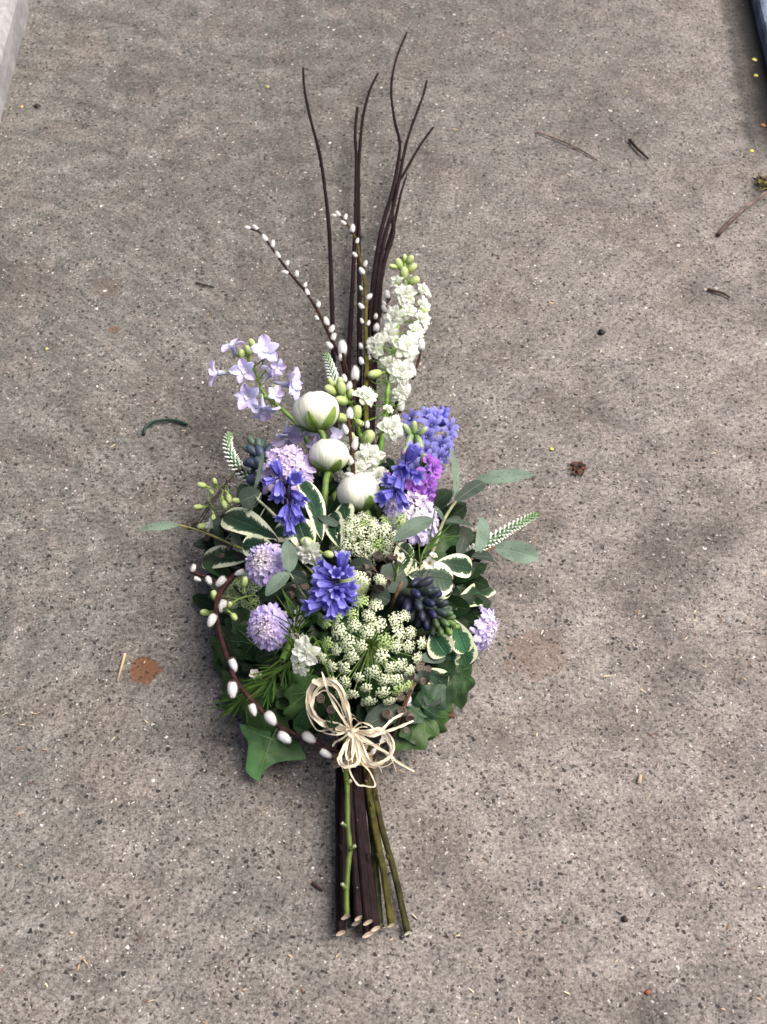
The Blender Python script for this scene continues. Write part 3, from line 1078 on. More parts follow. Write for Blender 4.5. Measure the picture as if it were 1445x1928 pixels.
def fine_leaves(root, P, n, L, colr=(0.16, 0.33, 0.05), lo=0.0, hi=1.0):
    m = MB()
    for k in range(n):
        b = P[int(lerp(lo, hi, rnd(0, 1)) * (len(P) - 1))]
        d = D(rnd(-1, 1), rnd(-.3, .9), rnd(-.2, .8))
        e = b + d * L * rnd(.5, 1.1)
        mid = b.lerp(e, .5) + D(rnd(-1, 1), rnd(-1, 1), .4) * L * .22
        m.tube(spline([b, mid, e], 4), lambda t: .0006 * (1.1 - t), colr, 4, False)
    return m.build('thread_leaves', M_STEM, root, kind='stuff')


lk = thing('larkspur_spike', 'tall white larkspur spike tapering to green buds, right of the twigs', 'larkspur', W(715, 860, .06))
PL = spike_stem(lk, [(712, 880, .06), (722, 810, .065), (728, 770, .07), (732, 720, .07), (745, 640, .07), (758, 570, .07), (763, 520, .07), (762, 490, .072)], .0034, .0014, (0.13, 0.3, 0.04), (0.3, 0.48, 0.1))
for (px, py, rp, r_, u_, t_) in ((754, 541, 17, -.4, .6, .6), (764, 561, 27, -.1, .3, .9), (786, 556, 20, .7, .5, .5), (787, 579, 20, .7, .1, .7), (750, 603, 28, -.5, .2, .9), (785, 604, 23, .7, .1, .7), (768, 590, 20, .1, .2, 1),
                                 (717, 655, 30, -.6, .1, .8), (760, 657, 30, .35, .1, .9), (741, 628, 20, -.3, .2, .9), (749, 700, 30, .3, -.1, .9), (749, 735, 22, .3, -.4, .8), (735, 680, 18, -.2, -.2, .9), (776, 628, 22, .5, .1, .8), (738, 632, 22, -.3, .1, .9), (770, 640, 18, .3, 0, 1)):
    d = D(r_, u_, t_)
    c = W(px, py, .072) + d * 0.012
    s = rp * pxm(c) * .94
    put('floret', LARK[rng.randrange(5)], lk, TRS(c - d * s * .25, d, s, rnd(0, 6)))
    pedicel(lk, PL, c - d * s * .4, .0009, LG, d)
for (px, py, lp, r_, u_) in ((762, 486, 15, 0, 1), (740, 502, 15, -1, .2), (751, 497, 21, -.4, 1), (772, 489, 18, .6, .8), (776, 505, 21, .8, .7), (761, 515, 24, 0, 1), (780, 529, 22, .9, .5), (706, 704, 26, -1, -.2), (797, 586, 20, .9, .2)):
    c = W(px, py, .076)
    d = D(r_, u_, .3)
    s = lp * pxm(c)
    put('bud', LARKBUD[rng.randrange(3)], lk, TRS(c - d * s * .5, d, s, rnd(0, 6)))
    pedicel(lk, PL, c - d * s * .9, .0009, LG)
fine_leaves(lk, PL, 34, .035, lo=.2, hi=.55)

lk2 = thing('larkspur_spike', 'shorter white larkspur with green buds rising behind the ranunculus', 'larkspur', W(690, 960, .07))
PL2 = spike_stem(lk2, [(705, 980, .08), (700, 910, .085), (690, 850, .09), (672, 800, .09), (660, 760, .09), (640, 735, .09), (628, 722, .09)], .003, .0016, (0.13, 0.3, 0.04), (0.3, 0.48, 0.1))
for (px, py, rp, r_, u_, t_) in ((685, 752, 29, .3, .5, .7), (735, 809, 33, .3, .2, .95), (695, 862, 33, .1, .1, 1), (707, 898, 30, .3, -.1, .9), (663, 834, 24, -.5, .1, .8), (650, 895, 22, -.8, -.1, .6), (725, 778, 14, .5, .6, .5), (676, 882, 22, -.1, 0, 1)):
    d = D(r_, u_, t_)
    c = W(px, py, .10) + d * .008
    s = rp * pxm(c) * .94
    put('floret', LARK[rng.randrange(5)], lk2, TRS(c - d * s * .25, d, s, rnd(0, 6)))
    pedicel(lk2, PL2, c - d * s * .4, .0009, LG, d)
for (px, py, lp, r_, u_) in ((624, 720, 17, -.5, 1), (623, 735, 24, -.8, .5), (643, 733, 26, -.1, 1), (640, 720, 18, .1, 1), (644, 755, 25, -.9, .2), (643, 787, 24, -.9, .2), (672, 778, 27, .2, 1), (693, 826, 32, .3, .6), (677, 796, 18, .6, -.4), (660, 742, 18, .3, .9), (664, 825, 20, -.2, .9)):
    c = W(px, py, .10)
    d = D(r_, u_, .45)
    s = lp * pxm(c)
    put('bud', LARKBUD[rng.randrange(3)], lk2, TRS(c - d * s * .5, d, s * 1.05, rnd(0, 6)))
    pedicel(lk2, PL2, c - d * s * .8, .0012, LG)
fine_leaves(lk2, PL2, 16, .03, lo=.2, hi=.7)


def lone_floret(label, px, py, rp, r_, u_, t_, dz=.0, buds=()):
    c = M_(px, py, dz)
    d = D(r_, u_, t_)
    s = rp * pxm(c)
    root = thing('larkspur_floret', label, 'larkspur', c - d * .05)
    put('floret', LARK[rng.randrange(5)], root, TRS(c, d, s, rnd(0, 6)))
    stem_in(root, c - d * s * .5, d, LG, .0012, .06)
    for (bx, by, lp, br, bu) in buds:
        cc = M_(bx, by, dz + .004)
        dd = D(br, bu, .5)
        put('bud', LARKBUD[0], root, TRS(cc, dd, lp * pxm(cc), 0))
    return root


lone_floret('small white frilled larkspur floret left of the smaller lace flower', 582, 1036, 30, -.1, -.5, .8, .02, ((590, 1023, 26, -.9, .2), (610, 1042, 20, 1, -.2)))
lone_floret('white larkspur floret at the left edge of the big lace flower', 577, 1228, 32, -.3, -.1, .9, .035, ())
lone_floret('small white larkspur floret just below another at left of the big lace flower', 566, 1256, 20, -.3, -.7, .7, .03, ())
lone_floret('pale cream floret beside the gum nuts at the far left edge', 402, 988, 18, -.6, .5, .6, .0, ((392, 992, 20, -1, 0),))

# ------------------------------------------------------------------ ranunculus
IVORY = (0.92, 0.93, 0.84)


def ranunculus(label, px, py, wpx, hpx, axis, stem_pts, seed, dz=.0, z=None, IVORY=IVORY, TIP=(0.93, 0.93, 0.90)):
    c = W(px, py, z if z else zm(px, py) + dz)
    r = wpx * 0.5 * pxm(c)
    asp = hpx / wpx
    rr = random.Random(seed)
    root = thing('ranunculus', label, 'ranunculus', W(*stem_pts[-1]), 'white ranunculus buds')
    fm = TRS(c, axis, 1.0, rr.uniform(0, 6))
    # nested petals: patches of slightly different globes
    specs = []
    for layer, (cnt, rs, top) in enumerate(((5, 1.0, 55), (5, .965, 68), (5, .93, 78), (4, .90, 86))):
        for j in range(cnt):
            specs.append((2 * math.pi * j / cnt + layer * .7 + rr.uniform(-.2, .2), rs, top + rr.uniform(-8, 8)))
    for (az, rs, top) in specs:
        m = MB()
        rows = []
        nu, nv = 11, 9
        wd = R(rr.uniform(58, 70))
        for i in range(nu + 1):
            t = i / nu
            row = []
            for j in range(nv + 1):
                v = -1 + 2 * j / nv
                lat = R(lerp(-86, top - 20 * v * v, t))
                lon = az + wd * v * (0.75 + .25 * math.sin(t * math.pi))
                k = r * rs * (1 + .045 * t ** 3 * (1 if rs > .91 else 0) - .03 * abs(v) ** 3 + .04 * v + .016 * math.sin(lon * 5 + lat * 2) + .012 * t * math.sin(v * 9 + az * 7))
                tuck = 1 - .10 * max(0, t - .8) * 5 * .5
                p = Vector((math.cos(lat) * math.cos(lon) * tuck, math.cos(lat) * math.sin(lon) * tuck, math.sin(lat) * asp)) * k
                cc = mix(mix((0.42, 0.60, 0.18), IVORY, min(1, t * 1.7) ** .8), TIP, max(0, t - .5))
                row.append(m.add(fm @ p, cc, (t, .5 + .5 * v)))
            rows.append(row)
        m.rows(rows)
        m.build('petal', M_RANUN, root)
    m = MB()
    m.ellipsoid(c, axis, r * asp * .90, r * .86, (0.80, 0.82, 0.66), 8, 14)
    m.build('heart', M_WHITE, root)
    for j in range(5):
        m = MB()
        az = 2 * math.pi * j / 5 + rr.uniform(-.2, .2)
        stop_ = rr.uniform(-30, 4)
        sw_ = rr.uniform(.75, 1.2)
        lean_ = rr.uniform(-.3, .3)
        rows = []
        for i in range(8):
            t = i / 7
            row = []
            for q in range(6):
                v = -1 + 2 * q / 5
                lat = R(lerp(-88, stop_, t))
                hw = .55 * (math.sin(math.pi * min(.98, t ** .55)) ** .8 + .05) * (1 - .35 * t)
                lon = az + v * hw * sw_ + lean_ * t
                k = r * (1.055 + .22 * max(0, t - .55) ** 1.4 + .02 * math.sin(v * 3))
                p = Vector((math.cos(lat) * math.cos(lon), math.cos(lat) * math.sin(lon), math.sin(lat) * asp)) * k
                row.append(m.add(fm @ p, mix((0.12, 0.22, 0.03), (0.30, 0.44, 0.10), t * .8 + .2 * abs(v)), (t, .5 + .5 * v)))
            rows.append(row)
        m.rows(rows)
        m.build('sepal', M_BUD, root)
    base = c - axis.normalized() * r * asp * .93
    m = MB()
    m.tube(spline([base] + px_path(stem_pts), 8), lambda t: lerp(.0034, .0038, t), lambda t: mix((0.26, 0.42, 0.10), (0.15, 0.27, 0.04), t), 9)
    m.build('stem', M_STEM, root)
    return root


ranunculus('topmost and largest white ranunculus bud with green sepals', 595, 775, 87, 74, D(-.14, .9, -.22), [(609, 822, .112), (618, 875, .10), (632, 950, .08)], 1, z=.125)
ranunculus('middle white ranunculus bud on a straight green stem', 620, 857, 75, 62, D(.02, .95, -.1), [(614, 905, .128), (611, 945, .12), (606, 985, .10)], 2, z=.137)
ranunculus('lowest white ranunculus bud resting on the smaller lace flower', 675, 926, 80, 70, D(-.22, .9, .12), [(693, 968, .13), (698, 1010, .11), (690, 1060, .09)], 3, z=.145)
ranunculus('pale green ranunculus bud half hidden behind the bluebells', 668, 1100, 56, 56, D(.3, .2, .9), [(668, 1150, .09), (668, 1200, .07)], 4, z=.122, IVORY=(0.56, 0.68, 0.36), TIP=(0.7, 0.78, 0.5))


# ------------------------------------------------------------------ scabiosa
def scabiosa(label, px, py, rp, axis, dz=.0, seed=0, stem_pts=None, asp=.46, c_rim=(0.58, 0.50, 0.83), c_in=(0.70, 0.60, 0.82), pin=(0.80, 0.74, 0.78), inner=.55):
    rr = random.Random(seed)
    c = W(px, py, max(.02, zm(px, py) + dz))
    r = rp * .88 * pxm(c)
    root = thing('scabiosa', label, 'scabiosa', c - axis * .06, 'lilac scabiosa heads')
    fm = TRS(c, axis, 1.0, 0)

    def dome(th, az):                              # th 0 = top, 90 = rim
        n = Vector((math.sin(th) * math.cos(az), math.sin(th) * math.sin(az), math.cos(th)))
        return Vector((n.x * r * .78, n.y * r * .78, n.z * r * asp)), Vector((n.x, n.y, n.z * 1.2 + .1)).normalized()
    # outer ray florets one by one
    for ring, (th, cnt, L) in enumerate(((92, 12, .62), (74, 12, .50), (54, 11, .33))):
        for j in range(cnt):
            az = 2 * math.pi * j / cnt + ring * .2 + rr.uniform(-.1, .1)
            p, n = dome(R(th + rr.uniform(-4, 4)), az)
            m = MB()
            F = fm @ TRS(p, (n + Vector((0, 0, rr.uniform(-.1, .5)))).normalized(), 1.0, 0, Vector((0, 0, 1)) if th > 20 else None) @ Matrix.Rotation(-math.pi / 2, 4, 'Z')
            for q in range(4):
                az_ = (0, .95, -.95, 3.14)[q] + rr.uniform(-.3, .3)
                m.petal(F, r * L * (1.0, .85, .85, .5)[q] * rr.uniform(.7, 1.2), r * L * .62 * rr.uniform(.8, 1.15), R(25 + rr.uniform(-10, 20)), R(88 + rr.uniform(-30, 25)), az_, mix(c_rim, (.7, .65, .85), .3), jit(mix(c_rim, c_in, rr.random() * .6), .08), cup=.1, a=.7, b=.3, nu=3, nv=3, ruf=.14)
            m.build('ray_floret', M_PETAL, root)
    # inner florets and pins
    m = MB()
    for j in range(46):
        th = math.acos(1 - (1 - math.cos(R(52))) * (j + .5) / 46)
        az = j * 2.399963 + rr.uniform(-.25, .25)
        p, n = dome(th * rr.uniform(.9, 1.1), az)
        p = p * rr.uniform(.92, 1.1)
        F = fm @ TRS(p, n, 1.0, rr.uniform(0, 6.28))
        k = th / R(52)
        cc = mix(pin, c_in, min(1, k * 1.2))
        for q in range(4):
            m.petal(F, r * lerp(.12, .24, k) * rr.uniform(.7, 1.3), r * .17, R(15 + rr.uniform(-10, 20)), R(70 + rr.uniform(-30, 30)), q * 1.57 + rr.uniform(-.4, .4), cc, jit(mix(cc, (.85, .82, .88), .3), .08), cup=.2, a=.7, b=.35, nu=2, nv=2)
    m.build('disc_florets', M_PETAL, root, kind='stuff')
    m = MB()
    for j in range(60):
        th = math.acos(1 - (1 - math.cos(R(75))) * rr.random())
        az = rr.uniform(0, 6.28)
        p, n = dome(th, az)
        e = p + (n + Vector((rr.uniform(-.3, .3), rr.uniform(-.3, .3), 0))) * r * rr.uniform(.2, .3)
        m.tube([fm @ p, fm @ (p.lerp(e, .5)), fm @ e], r * .008, (.7, .62, .8), 3, False)
        m.ellipsoid(fm @ e, n, r * .028, r * .02, (.85, .8, .86), 3, 4)
    m.build('stamens', M_PETAL, root, kind='stuff')
    m = MB()
    for j in range(9):
        m.petal(fm, r * .95, r * .2, R(70), R(95), j * .7, (0.1, 0.2, 0.04), (0.16, 0.28, 0.07), cup=.1, nu=4, nv=2, z0=-r * .08)
    m.ellipsoid(c, axis, r * asp * .8, r * .72, (0.3, 0.3, 0.3), 6, 12)
    m.build('bracts', M_BUD, root)
    if stem_pts:
        m = MB()
        m.tube(spline([c - axis * r * .1] + px_path(stem_pts), 7), .0021, lambda t: mix((0.22, 0.36, 0.1), (0.15, 0.26, 0.06), t), 8)
        m.build('stem', M_STEM, root)
    else:
        stem_in(root, c - axis * r * .1, axis, (0.16, 0.27, 0.06), .002, .08)
    return root


scabiosa('lilac scabiosa left of the middle ranunculus, above the blue bells', 538, 884, 50, D(-.05, .35, .85), .03, 11, c_rim=(0.66, 0.54, 0.82), c_in=(0.70, 0.57, 0.82), pin=(.66, .52, .78))
scabiosa('lilac scabiosa with a pale greenish centre beside the variegated leaves at left', 499, 1061, 41, D(-.3, .3, .85), .035, 12, c_rim=(0.56, 0.49, 0.84), pin=(.75, .72, .66))
scabiosa('lilac scabiosa lowest on the left next to the waxflower', 505, 1182, 43, D(-.35, -.1, .9), .035, 13, c_rim=(0.52, 0.46, 0.82), c_in=(0.62, 0.48, 0.78))
scabiosa('pale lilac scabiosa under the purple stock on the right', 776, 972, 55, D(.25, .5, .75), .02, 14, c_rim=(0.62, 0.57, 0.85), c_in=(0.76, 0.68, 0.84))
scabiosa('lilac scabiosa seen edge on, sticking out at far right on a green stem', 912, 1190, 43, D(.88, -.28, .28), .015, 15, stem_pts=[(893, 1178, .05), (872, 1162, .055), (852, 1150, .06), (830, 1135, .07)], c_rim=(0.60, 0.54, 0.86), asp=.42)


# ------------------------------------------------------------------ bluebells, hyacinth, stock
def bells(label, stem, items, z=None, dz=.03, group='bluebell stems', cs=(0.045, 0.035, 0.13)):
    P = spline([M_(px, py, d) for (px, py, d) in stem], 6)
    root = thing('bluebell', label, 'bluebell', P[0], group)
    m = MB()
    m.tube(P, lambda t: lerp(.0024, .0014, t), cs, 7)
    m.build('stem', M_STEM, root)
    for (px, py, lp, r_, u_, t_) in items:
        c = M_(px, py, dz + .01 * t_)
        d = D(r_, u_, t_)
        s = lp * pxm(c) / 1.5
        o = put('bell', BELL[rng.randrange(4)], root, TRS(c - d * s * .7, d, s, rnd(0, 6)))
        pedicel(root, P, c - d * s * .8, .0009, cs)
    return root


bells('deep blue bluebell hanging below the upper left scabiosa',
      [(560, 1010, -.01), (550, 960, .02), (540, 915, .035), (530, 885, .035)],
      ((523, 884, 34, -.4, .9, .3), (525, 922, 40, -.15, -.9, .5), (551, 905, 40, .5, .3, .8), (560, 935, 38, .6, -.6, .5), (557, 965, 40, .3, -.8, .5), (536, 965, 36, -.3, -.8, .4), (545, 990, 32, .1, -.9, .3), (508, 905, 26, -.8, -.2, .4)), dz=.045)
bells('violet blue bluebell standing upright in the very middle of the bouquet',
      [(634, 1180, .0), (630, 1140, .02), (629, 1100, .035), (640, 1062, .04)],
      ((645, 1060, 38, .1, 1, .5), (617, 1073, 42, -.8, .5, .5), (612, 1103, 42, -.9, -.1, .5), (594, 1138, 42, -.9, -.3, .4), (650, 1108, 40, .8, .0, .6), (640, 1136, 42, .3, -.8, .6), (618, 1128, 34, -.5, -.7, .6), (606, 1087, 34, -.9, .2, .2), (632, 1083, 30, .2, .4, .9), (603, 1118, 34, -.8, -.3, .6), (634, 1112, 34, .1, -.3, 1), (658, 1125, 32, .8, -.3, .4), (650, 1082, 32, .7, .4, .6), (625, 1150, 32, -.1, -.9, .5)), dz=.045)
bells('mid blue bluebell on the right below the stock buds',
      [(752, 985, -.01), (757, 930, .02), (765, 890, .035), (775, 850, .035)],
      ((774, 858, 42, .4, .8, .4), (760, 882, 44, -.2, -.4, .9), (751, 913, 42, -.3, -.7, .6), (728, 932, 38, -.6, -.4, .7), (755, 938, 38, .3, -.8, .5), (778, 893, 36, .6, -.4, .7), (738, 905, 32, -.9, .1, .5)), dz=.05)

hy = thing('hyacinth', 'bright violet blue hyacinth spike at the upper right edge of the bouquet', 'hyacinth', W(775, 960, .05))
PH_ = spike_stem(hy, [(770, 950, .06), (790, 890, .07), (806, 840, .075), (820, 800, .08), (832, 778, .082)], .004, .0025, (0.1, 0.16, 0.12), (0.12, 0.12, 0.4))
for (px, py, rp, r_, u_, t_) in ((806, 792, 17, -.3, .4, .9), (786, 797, 19, -.7, .4, .7), (812, 806, 19, .0, .2, 1), (833, 809, 19, .7, .1, .7), (807, 824, 18, -.2, 0, 1), (822, 835, 19, .4, -.2, .9), (805, 847, 19, -.1, -.3, 1),
                                 (818, 855, 19, .5, -.4, .8), (797, 853, 18, -.5, -.2, .8), (828, 822, 17, .8, -.2, .5), (790, 815, 17, -.7, 0, .7), (796, 873, 17, .0, -.5, .8), (780, 866, 17, -.5, -.3, .8), (812, 872, 16, .4, -.5, .7), (793, 832, 16, -.4, .2, .9), (786, 880, 17, -.1, -.2, 1), (774, 872, 16, -.4, 0, .9), (800, 862, 17, .1, -.1, 1), (826, 846, 15, .7, -.2, .6), (816, 792, 16, .1, .5, .8)):
    d = D(r_, u_, t_)
    c = W(px, py, .085) + d * .012
    s = rp * 1.2 * pxm(c)
    put('floret', HYAC[rng.randrange(3)], hy, TRS(c, d, s, rnd(0, 6)))
for (px, py, r_, u_) in ((829, 782, 0, 1), (838, 786, .5, .8), (821, 786, -.4, .9), (836, 796, .8, .4), (824, 795, 0, .6), (832, 775, .2, 1), (840, 777, .5, 1)):
    c = W(px, py, .092)
    m = MB()
    m.ellipsoid(c, D(r_, u_, .35), 12 * pxm(c), 5.5 * pxm(c), lambda t: mix((0.12, 0.13, 0.5), (0.17, 0.18, 0.66), t), 6, 9, .8, 0, 6, .08)
    m.build('bud', M_BLUE, hy)

stk = thing('stock', 'purple stock with pale green buds between the blue flowers at right', 'stock', W(775, 1000, .06))
PS = spike_stem(stk, [(775, 1000, .07), (782, 930, .085), (785, 880, .09), (783, 830, .1), (780, 805, .1)], .0035, .002, (0.16, 0.26, 0.1), (0.3, 0.42, 0.18))
for (px, py, rp, r_, u_, t_) in ((817, 883, 19, .7, .2, .7), (783, 917, 22, .0, -.2, 1), (808, 910, 18, .7, -.1, .6), (806, 926, 17, .6, -.4, .6), (801, 945, 18, .4, -.6, .6), (725, 898, 16, -.6, .1, .8), (790, 898, 18, .2, .2, .9), (765, 905, 16, -.3, -.2, .9), (716, 950, 12, -.6, -.3, .6), (806, 868, 14, .6, .4, .6)):
    d = D(r_, u_, t_)
    c = W(px, py, .128 if px > 770 else .10)
    s = rp * 1.1 * pxm(c)
    put('floret', STOCK[rng.randrange(3)], stk, TRS(c, d, s, rnd(0, 6)))
    pedicel(stk, PS, c - d * s * .2, .0013, (0.2, 0.32, 0.12))
for (px, py, lp, r_, u_, pp) in ((767, 810, 27, -.5, .9, 0), (780, 806, 28, 0, 1, 0), (795, 813, 26, .7, .6, 0), (771, 829, 28, -.3, -.7, 0), (790, 833, 30, .25, -.8, 0), (764, 847, 26, -.4, -.5, 1), (797, 866, 26, .2, .9, 0), (798, 895, 24, .1, 1, 0)):
    c = W(px, py, .122)
    m = MB()
    ct = (0.42, 0.16, 0.5) if pp else (0.52, 0.6, 0.34)
    m.ellipsoid(c, D(r_, u_, .35), lp * .52 * pxm(c), lp * .24 * pxm(c), lambda t: mix((0.24, 0.36, 0.16), ct, max(0, t * 1.6 - .6)), 7, 9, .75, 0, 4, .12)
    m.build('bud', M_BUD, stk)
    pedicel(stk, PS, c - D(r_, u_, .35) * lp * .5 * pxm(c), .0011, (0.28, 0.4, 0.18))


# ------------------------------------------------------------------ dark hyacinth buds
def dark_hyacinth(label, base, tip, rad_px, n, tipcol, cols, blen, dz):
    A, B = M_(*base, dz), M_(*tip, dz)
    root = thing('budding_hyacinth', label, 'hyacinth', A, 'budding hyacinths')
    ax = (B - A).normalized()
    L = (B - A).length
    m = MB()
    m.tube(spline([A - ax * .02 - Vector((0, 0, .06)), A - Vector((0, 0, .004)), B], 6), .005, (0.05, 0.07, 0.05), 8)
    m.build('stem', M_STEM, root)
    fm = frame(ax)
    for i in range(n):
        t = (i + .5) / n
        az = i * 2.39996
        rr_ = rad_px * pxm(A) * (1 - .62 * t ** 2.2)
        out = fm @ Vector((math.cos(az), math.sin(az), 0))
        p = A + ax * L * t + out * rr_ * .62
        d = (out + ax * lerp(.25, 1.3, t)).normalized()
        bl = blen * pxm(A) * lerp(1.0, .62, t)
        k = max(0, min(1, (t - .55) / .45))
        c0 = mix(rng.choice(cols), tipcol, k)
        m = MB()
        m.ellipsoid(p + d * bl * .2, d, bl * .5, bl * .27, lambda q: mix(mix(c0, (0.09, 0.14, 0.05), .25), c0, min(1, q * 1.5)), 7, 9, .75, 0, 3, .07)
        m.build('bud', M_BUD, root)
    return root


dark_hyacinth('navy and green budding hyacinth right of the big lace flower', (772, 1112), (846, 1186), 42, 46, (0.17, 0.30, 0.075),
              [(0.018, 0.022, 0.075), (0.026, 0.03, 0.06), (0.03, 0.045, 0.065), (0.024, 0.036, 0.04)], 34, .03)
dark_hyacinth('slate blue budding hyacinth behind the upper left scabiosa', (512, 905), (478, 838), 33, 26, (0.10, 0.17, 0.11),
              [(0.035, 0.05, 0.10), (0.05, 0.065, 0.13), (0.06, 0.085, 0.11)], 40, .01)


# ------------------------------------------------------------------ lace flowers (Ammi)
def umbellet_mesh(seed, white, green):
    rr = random.Random(seed)
    m = MB()
    n = 32
    for i in range(n):
        rad = math.sqrt((i + .5) / n)
        az = i * 2.39996 + rr.uniform(-.2, .2)
        top = Vector((math.cos(az) * rad, math.sin(az) * rad, 1.0 - .28 * rad * rad + rr.uniform(-.06, .06)))
        m.tube([Vector((0, 0, 0)), top * .55 + Vector((0, 0, .06)), top], .022, green, 3, False)
        n_ = (top - Vector((0, 0, .1))).normalized()
        F = TRS(top, n_, 1.0, rr.uniform(0, 6))
        for q in range(5):
            m.petal(F, .165 * rr.uniform(.75, 1.2), .15, R(60), R(95), q * 1.257, mix(white, green, .25), white, cup=.2, a=.5, b=.3, nu=2, nv=2)
        m.ellipsoid(top + n_ * .03, n_, .05, .06, mix(white, (0.5, 0.6, 0.25), .6), 3, 5)
    for q in range(5):
        m.petal(I4, .5, .05, R(50), R(90), q * 1.25 + seed, green, green, nu=2, nv=1)
    return m


UMB_W = []
UMB_G = []
UMB_D = []
for k in range(4):
    for lst, wc, gc in ((UMB_W, (0.82, 0.87, 0.67), (0.26, 0.38, 0.10)), (UMB_G, (0.42, 0.55, 0.24), (0.22, 0.36, 0.08)), (UMB_D, (0.46, 0.56, 0.36), (0.12, 0.22, 0.06))):
        me = umbellet_mesh(k, wc, gc).mesh('umbellet')
        me.materials.append(M_UMBEL)
        lst.append(me)


def lace(label, px, py, rx, ry, axis, z, n, usz, meshes, depth=.05, tilt_green=None, stem=None, seed=0, gap=0.0):
    rr = random.Random(seed)
    c = W(px, py, z)
    k = pxm(c)
    R_ = rx * k
    Ry = R_ * ry
    root = thing('lace_flower', label, 'lace flower', c - axis * .06, 'lace flower umbels')
    fm = frame(axis, Vector((0, 1, 0)))
    X, Y, Z = fm.col[0], fm.col[1], fm.col[2]
    hub = c - axis * depth
    for i in range(n):
        f = math.sqrt((i + .6) / n)
        az = i * 2.39996 + rr.uniform(-.12, .12)
        f = lerp(gap, 1.0, f)
        p = c + X * (math.cos(az) * f * R_) + Y * (math.sin(az) * f * Ry) + Z * (-.30 * depth * f * f * 1.4 + rr.uniform(-.05, .05) * depth)
        d = ((p - hub).normalized() + Z * .35 + Vector((rr.uniform(-.12, .12), rr.uniform(-.12, .12), 0))).normalized()
        s = usz * k * rr.uniform(.8, 1.18)
        lst = meshes
        if tilt_green and rr.random() < tilt_green(math.cos(az) * f, math.sin(az) * f):
            lst = UMB_G
        base = p - d * s * .9
        u = put('umbellet', rr.choice(lst), root, TRS(base, d, s, rr.uniform(0, 6)))
        m = MB()
        m.tube(spline([hub, hub.lerp(base, .5) + Z * .10 * depth * (1 - f) + (base - hub) * .02, base], 5), .0006, (0.24, 0.38, 0.09), 5, False)
        m.build('ray', M_STEM, root)
    m = MB()
    for q in range(12):
        az = q * .55
        e = hub + (X * math.cos(az) + Y * math.sin(az)) * .022 - Z * .004
        m.tube(spline([hub, hub.lerp(e, .5) + Z * .002, e], 3), .0006, (0.2, 0.32, 0.08), 4, False)
    m.ellipsoid(hub, axis, .003, .004, (0.2, 0.33, 0.08), 4, 8)
    m.build('bracts', M_STEM, root)
    m = MB()
    T = W(*(stem or (672, 1400, .05)))
    m.tube(spline([hub, hub - axis * .02 + (T - hub) * .15, hub.lerp(T, .8)], 6), .0022, (0.16, 0.28, 0.05), 7)
    m.build('stem', M_STEM, root)
    return root


lace('big creamy white lace flower umbel in the front centre above the raffia', 700, 1236, 103, 1.06, D(.03, -.15, .98), .165, 45, 14.2, UMB_W, .05,
     lambda x, y: (.75 if (x < -.15 and y > .35) else (.25 if x < -.5 or y < -.75 else .05)), seed=5, gap=.10)
lace('smaller creamy white lace flower umbel above the central bluebell', 690, 1008, 66, .8, D(.05, .25, .95), .155, 26, 13, UMB_W, .045, lambda x, y: .12, stem=(680, 1200, .08), seed=9)
lace('dim green lace flower umbel under the pussy willow at far left', 450, 1130, 48, 1.05, D(-.35, -.1, .9), .098, 26, 12.5, UMB_D, .03, lambda x, y: .2, stem=(560, 1200, .04), seed=13)
for (lab, px, py, s) in (('small greenish lace cluster tucked under the right scabiosa', 752, 982, 17), ('small lace cluster right beside the pale green ranunculus bud', 676, 1088, 14), ('small pale lace tuft among the gum nuts above the big umbel', 713, 1090, 10)):
    c = M_(px, py, .03)
    rt = thing('lace_tuft', lab, 'lace flower', c - Vector((0, 0, .03)), 'small lace tufts')
    put('umbellet', rng.choice(UMB_W if s < 17 else UMB_G), rt, TRS(c - D(0, .1, 1) * s * pxm(c), D(.1, .1, 1), s * pxm(c) * 1.05))
    put('umbellet', rng.choice(UMB_W), rt, TRS(c + D(.6, -.3, -.4) * s * .9 * pxm(c) - D(0, .1, 1) * s * pxm(c), D(.4, -.2, 1), s * pxm(c) * .8))
    stem_in(rt, c - D(0, .1, 1) * s * pxm(c), D(0, .1, 1), (0.24, 0.38, 0.09), .0009, .05)


# ------------------------------------------------------------------ veronica spikes
def veronica(label, pts, r0, c_tip=(0.12, 0.28, 0.05), white=(0.82, 0.85, 0.80), green=(0.06, 0.18, 0.06)):
    P = spline(px_path(pts), 14)
    root = thing('veronica_spike', label, 'veronica', P[0], 'white veronica spikes')
    n = len(P)
    m = MB()
    m.tube(P, lambda t: r0 * (1 - .55 * t) * (1 if t < .97 else .5), lambda t: mix(green, c_tip, max(0, t * 2 - 1)), 9)
    m.build('stem', M_STEM, root)
    m = MB()
    L = sum((P[i + 1] - P[i]).length for i in range(n - 1))
    cnt = int(L / .00048)
    for i in range(cnt):
        t = i / cnt
        if t > .95:
            continue
        f = t * (n - 1)
        k = int(f)
        p = P[k].lerp(P[min(k + 1, n - 1)], f - k)
        tg = (P[min(k + 1, n - 1)] - P[max(k - 1, 0)]).normalized()
        az = i * 2.39996
        out = frame(tg, Vector((.3, .2, .9))) @ Vector((math.cos(az), math.sin(az), 0))
        rr_ = r0 * (1 - .5 * t)
        bl = lerp(.0036, .0014, t)
        k2 = max(0, (t - .62) / .33)
        d = (out + tg * .45).normalized()
        m.ellipsoid(p + out * rr_ * 1.0 + d * bl * .5, d, bl, bl * .46, mix(white, mix(white, c_tip, .75), min(1, k2)), 4, 5)
    m.build('florets', M_UMBEL, root, kind='stuff')
    return root


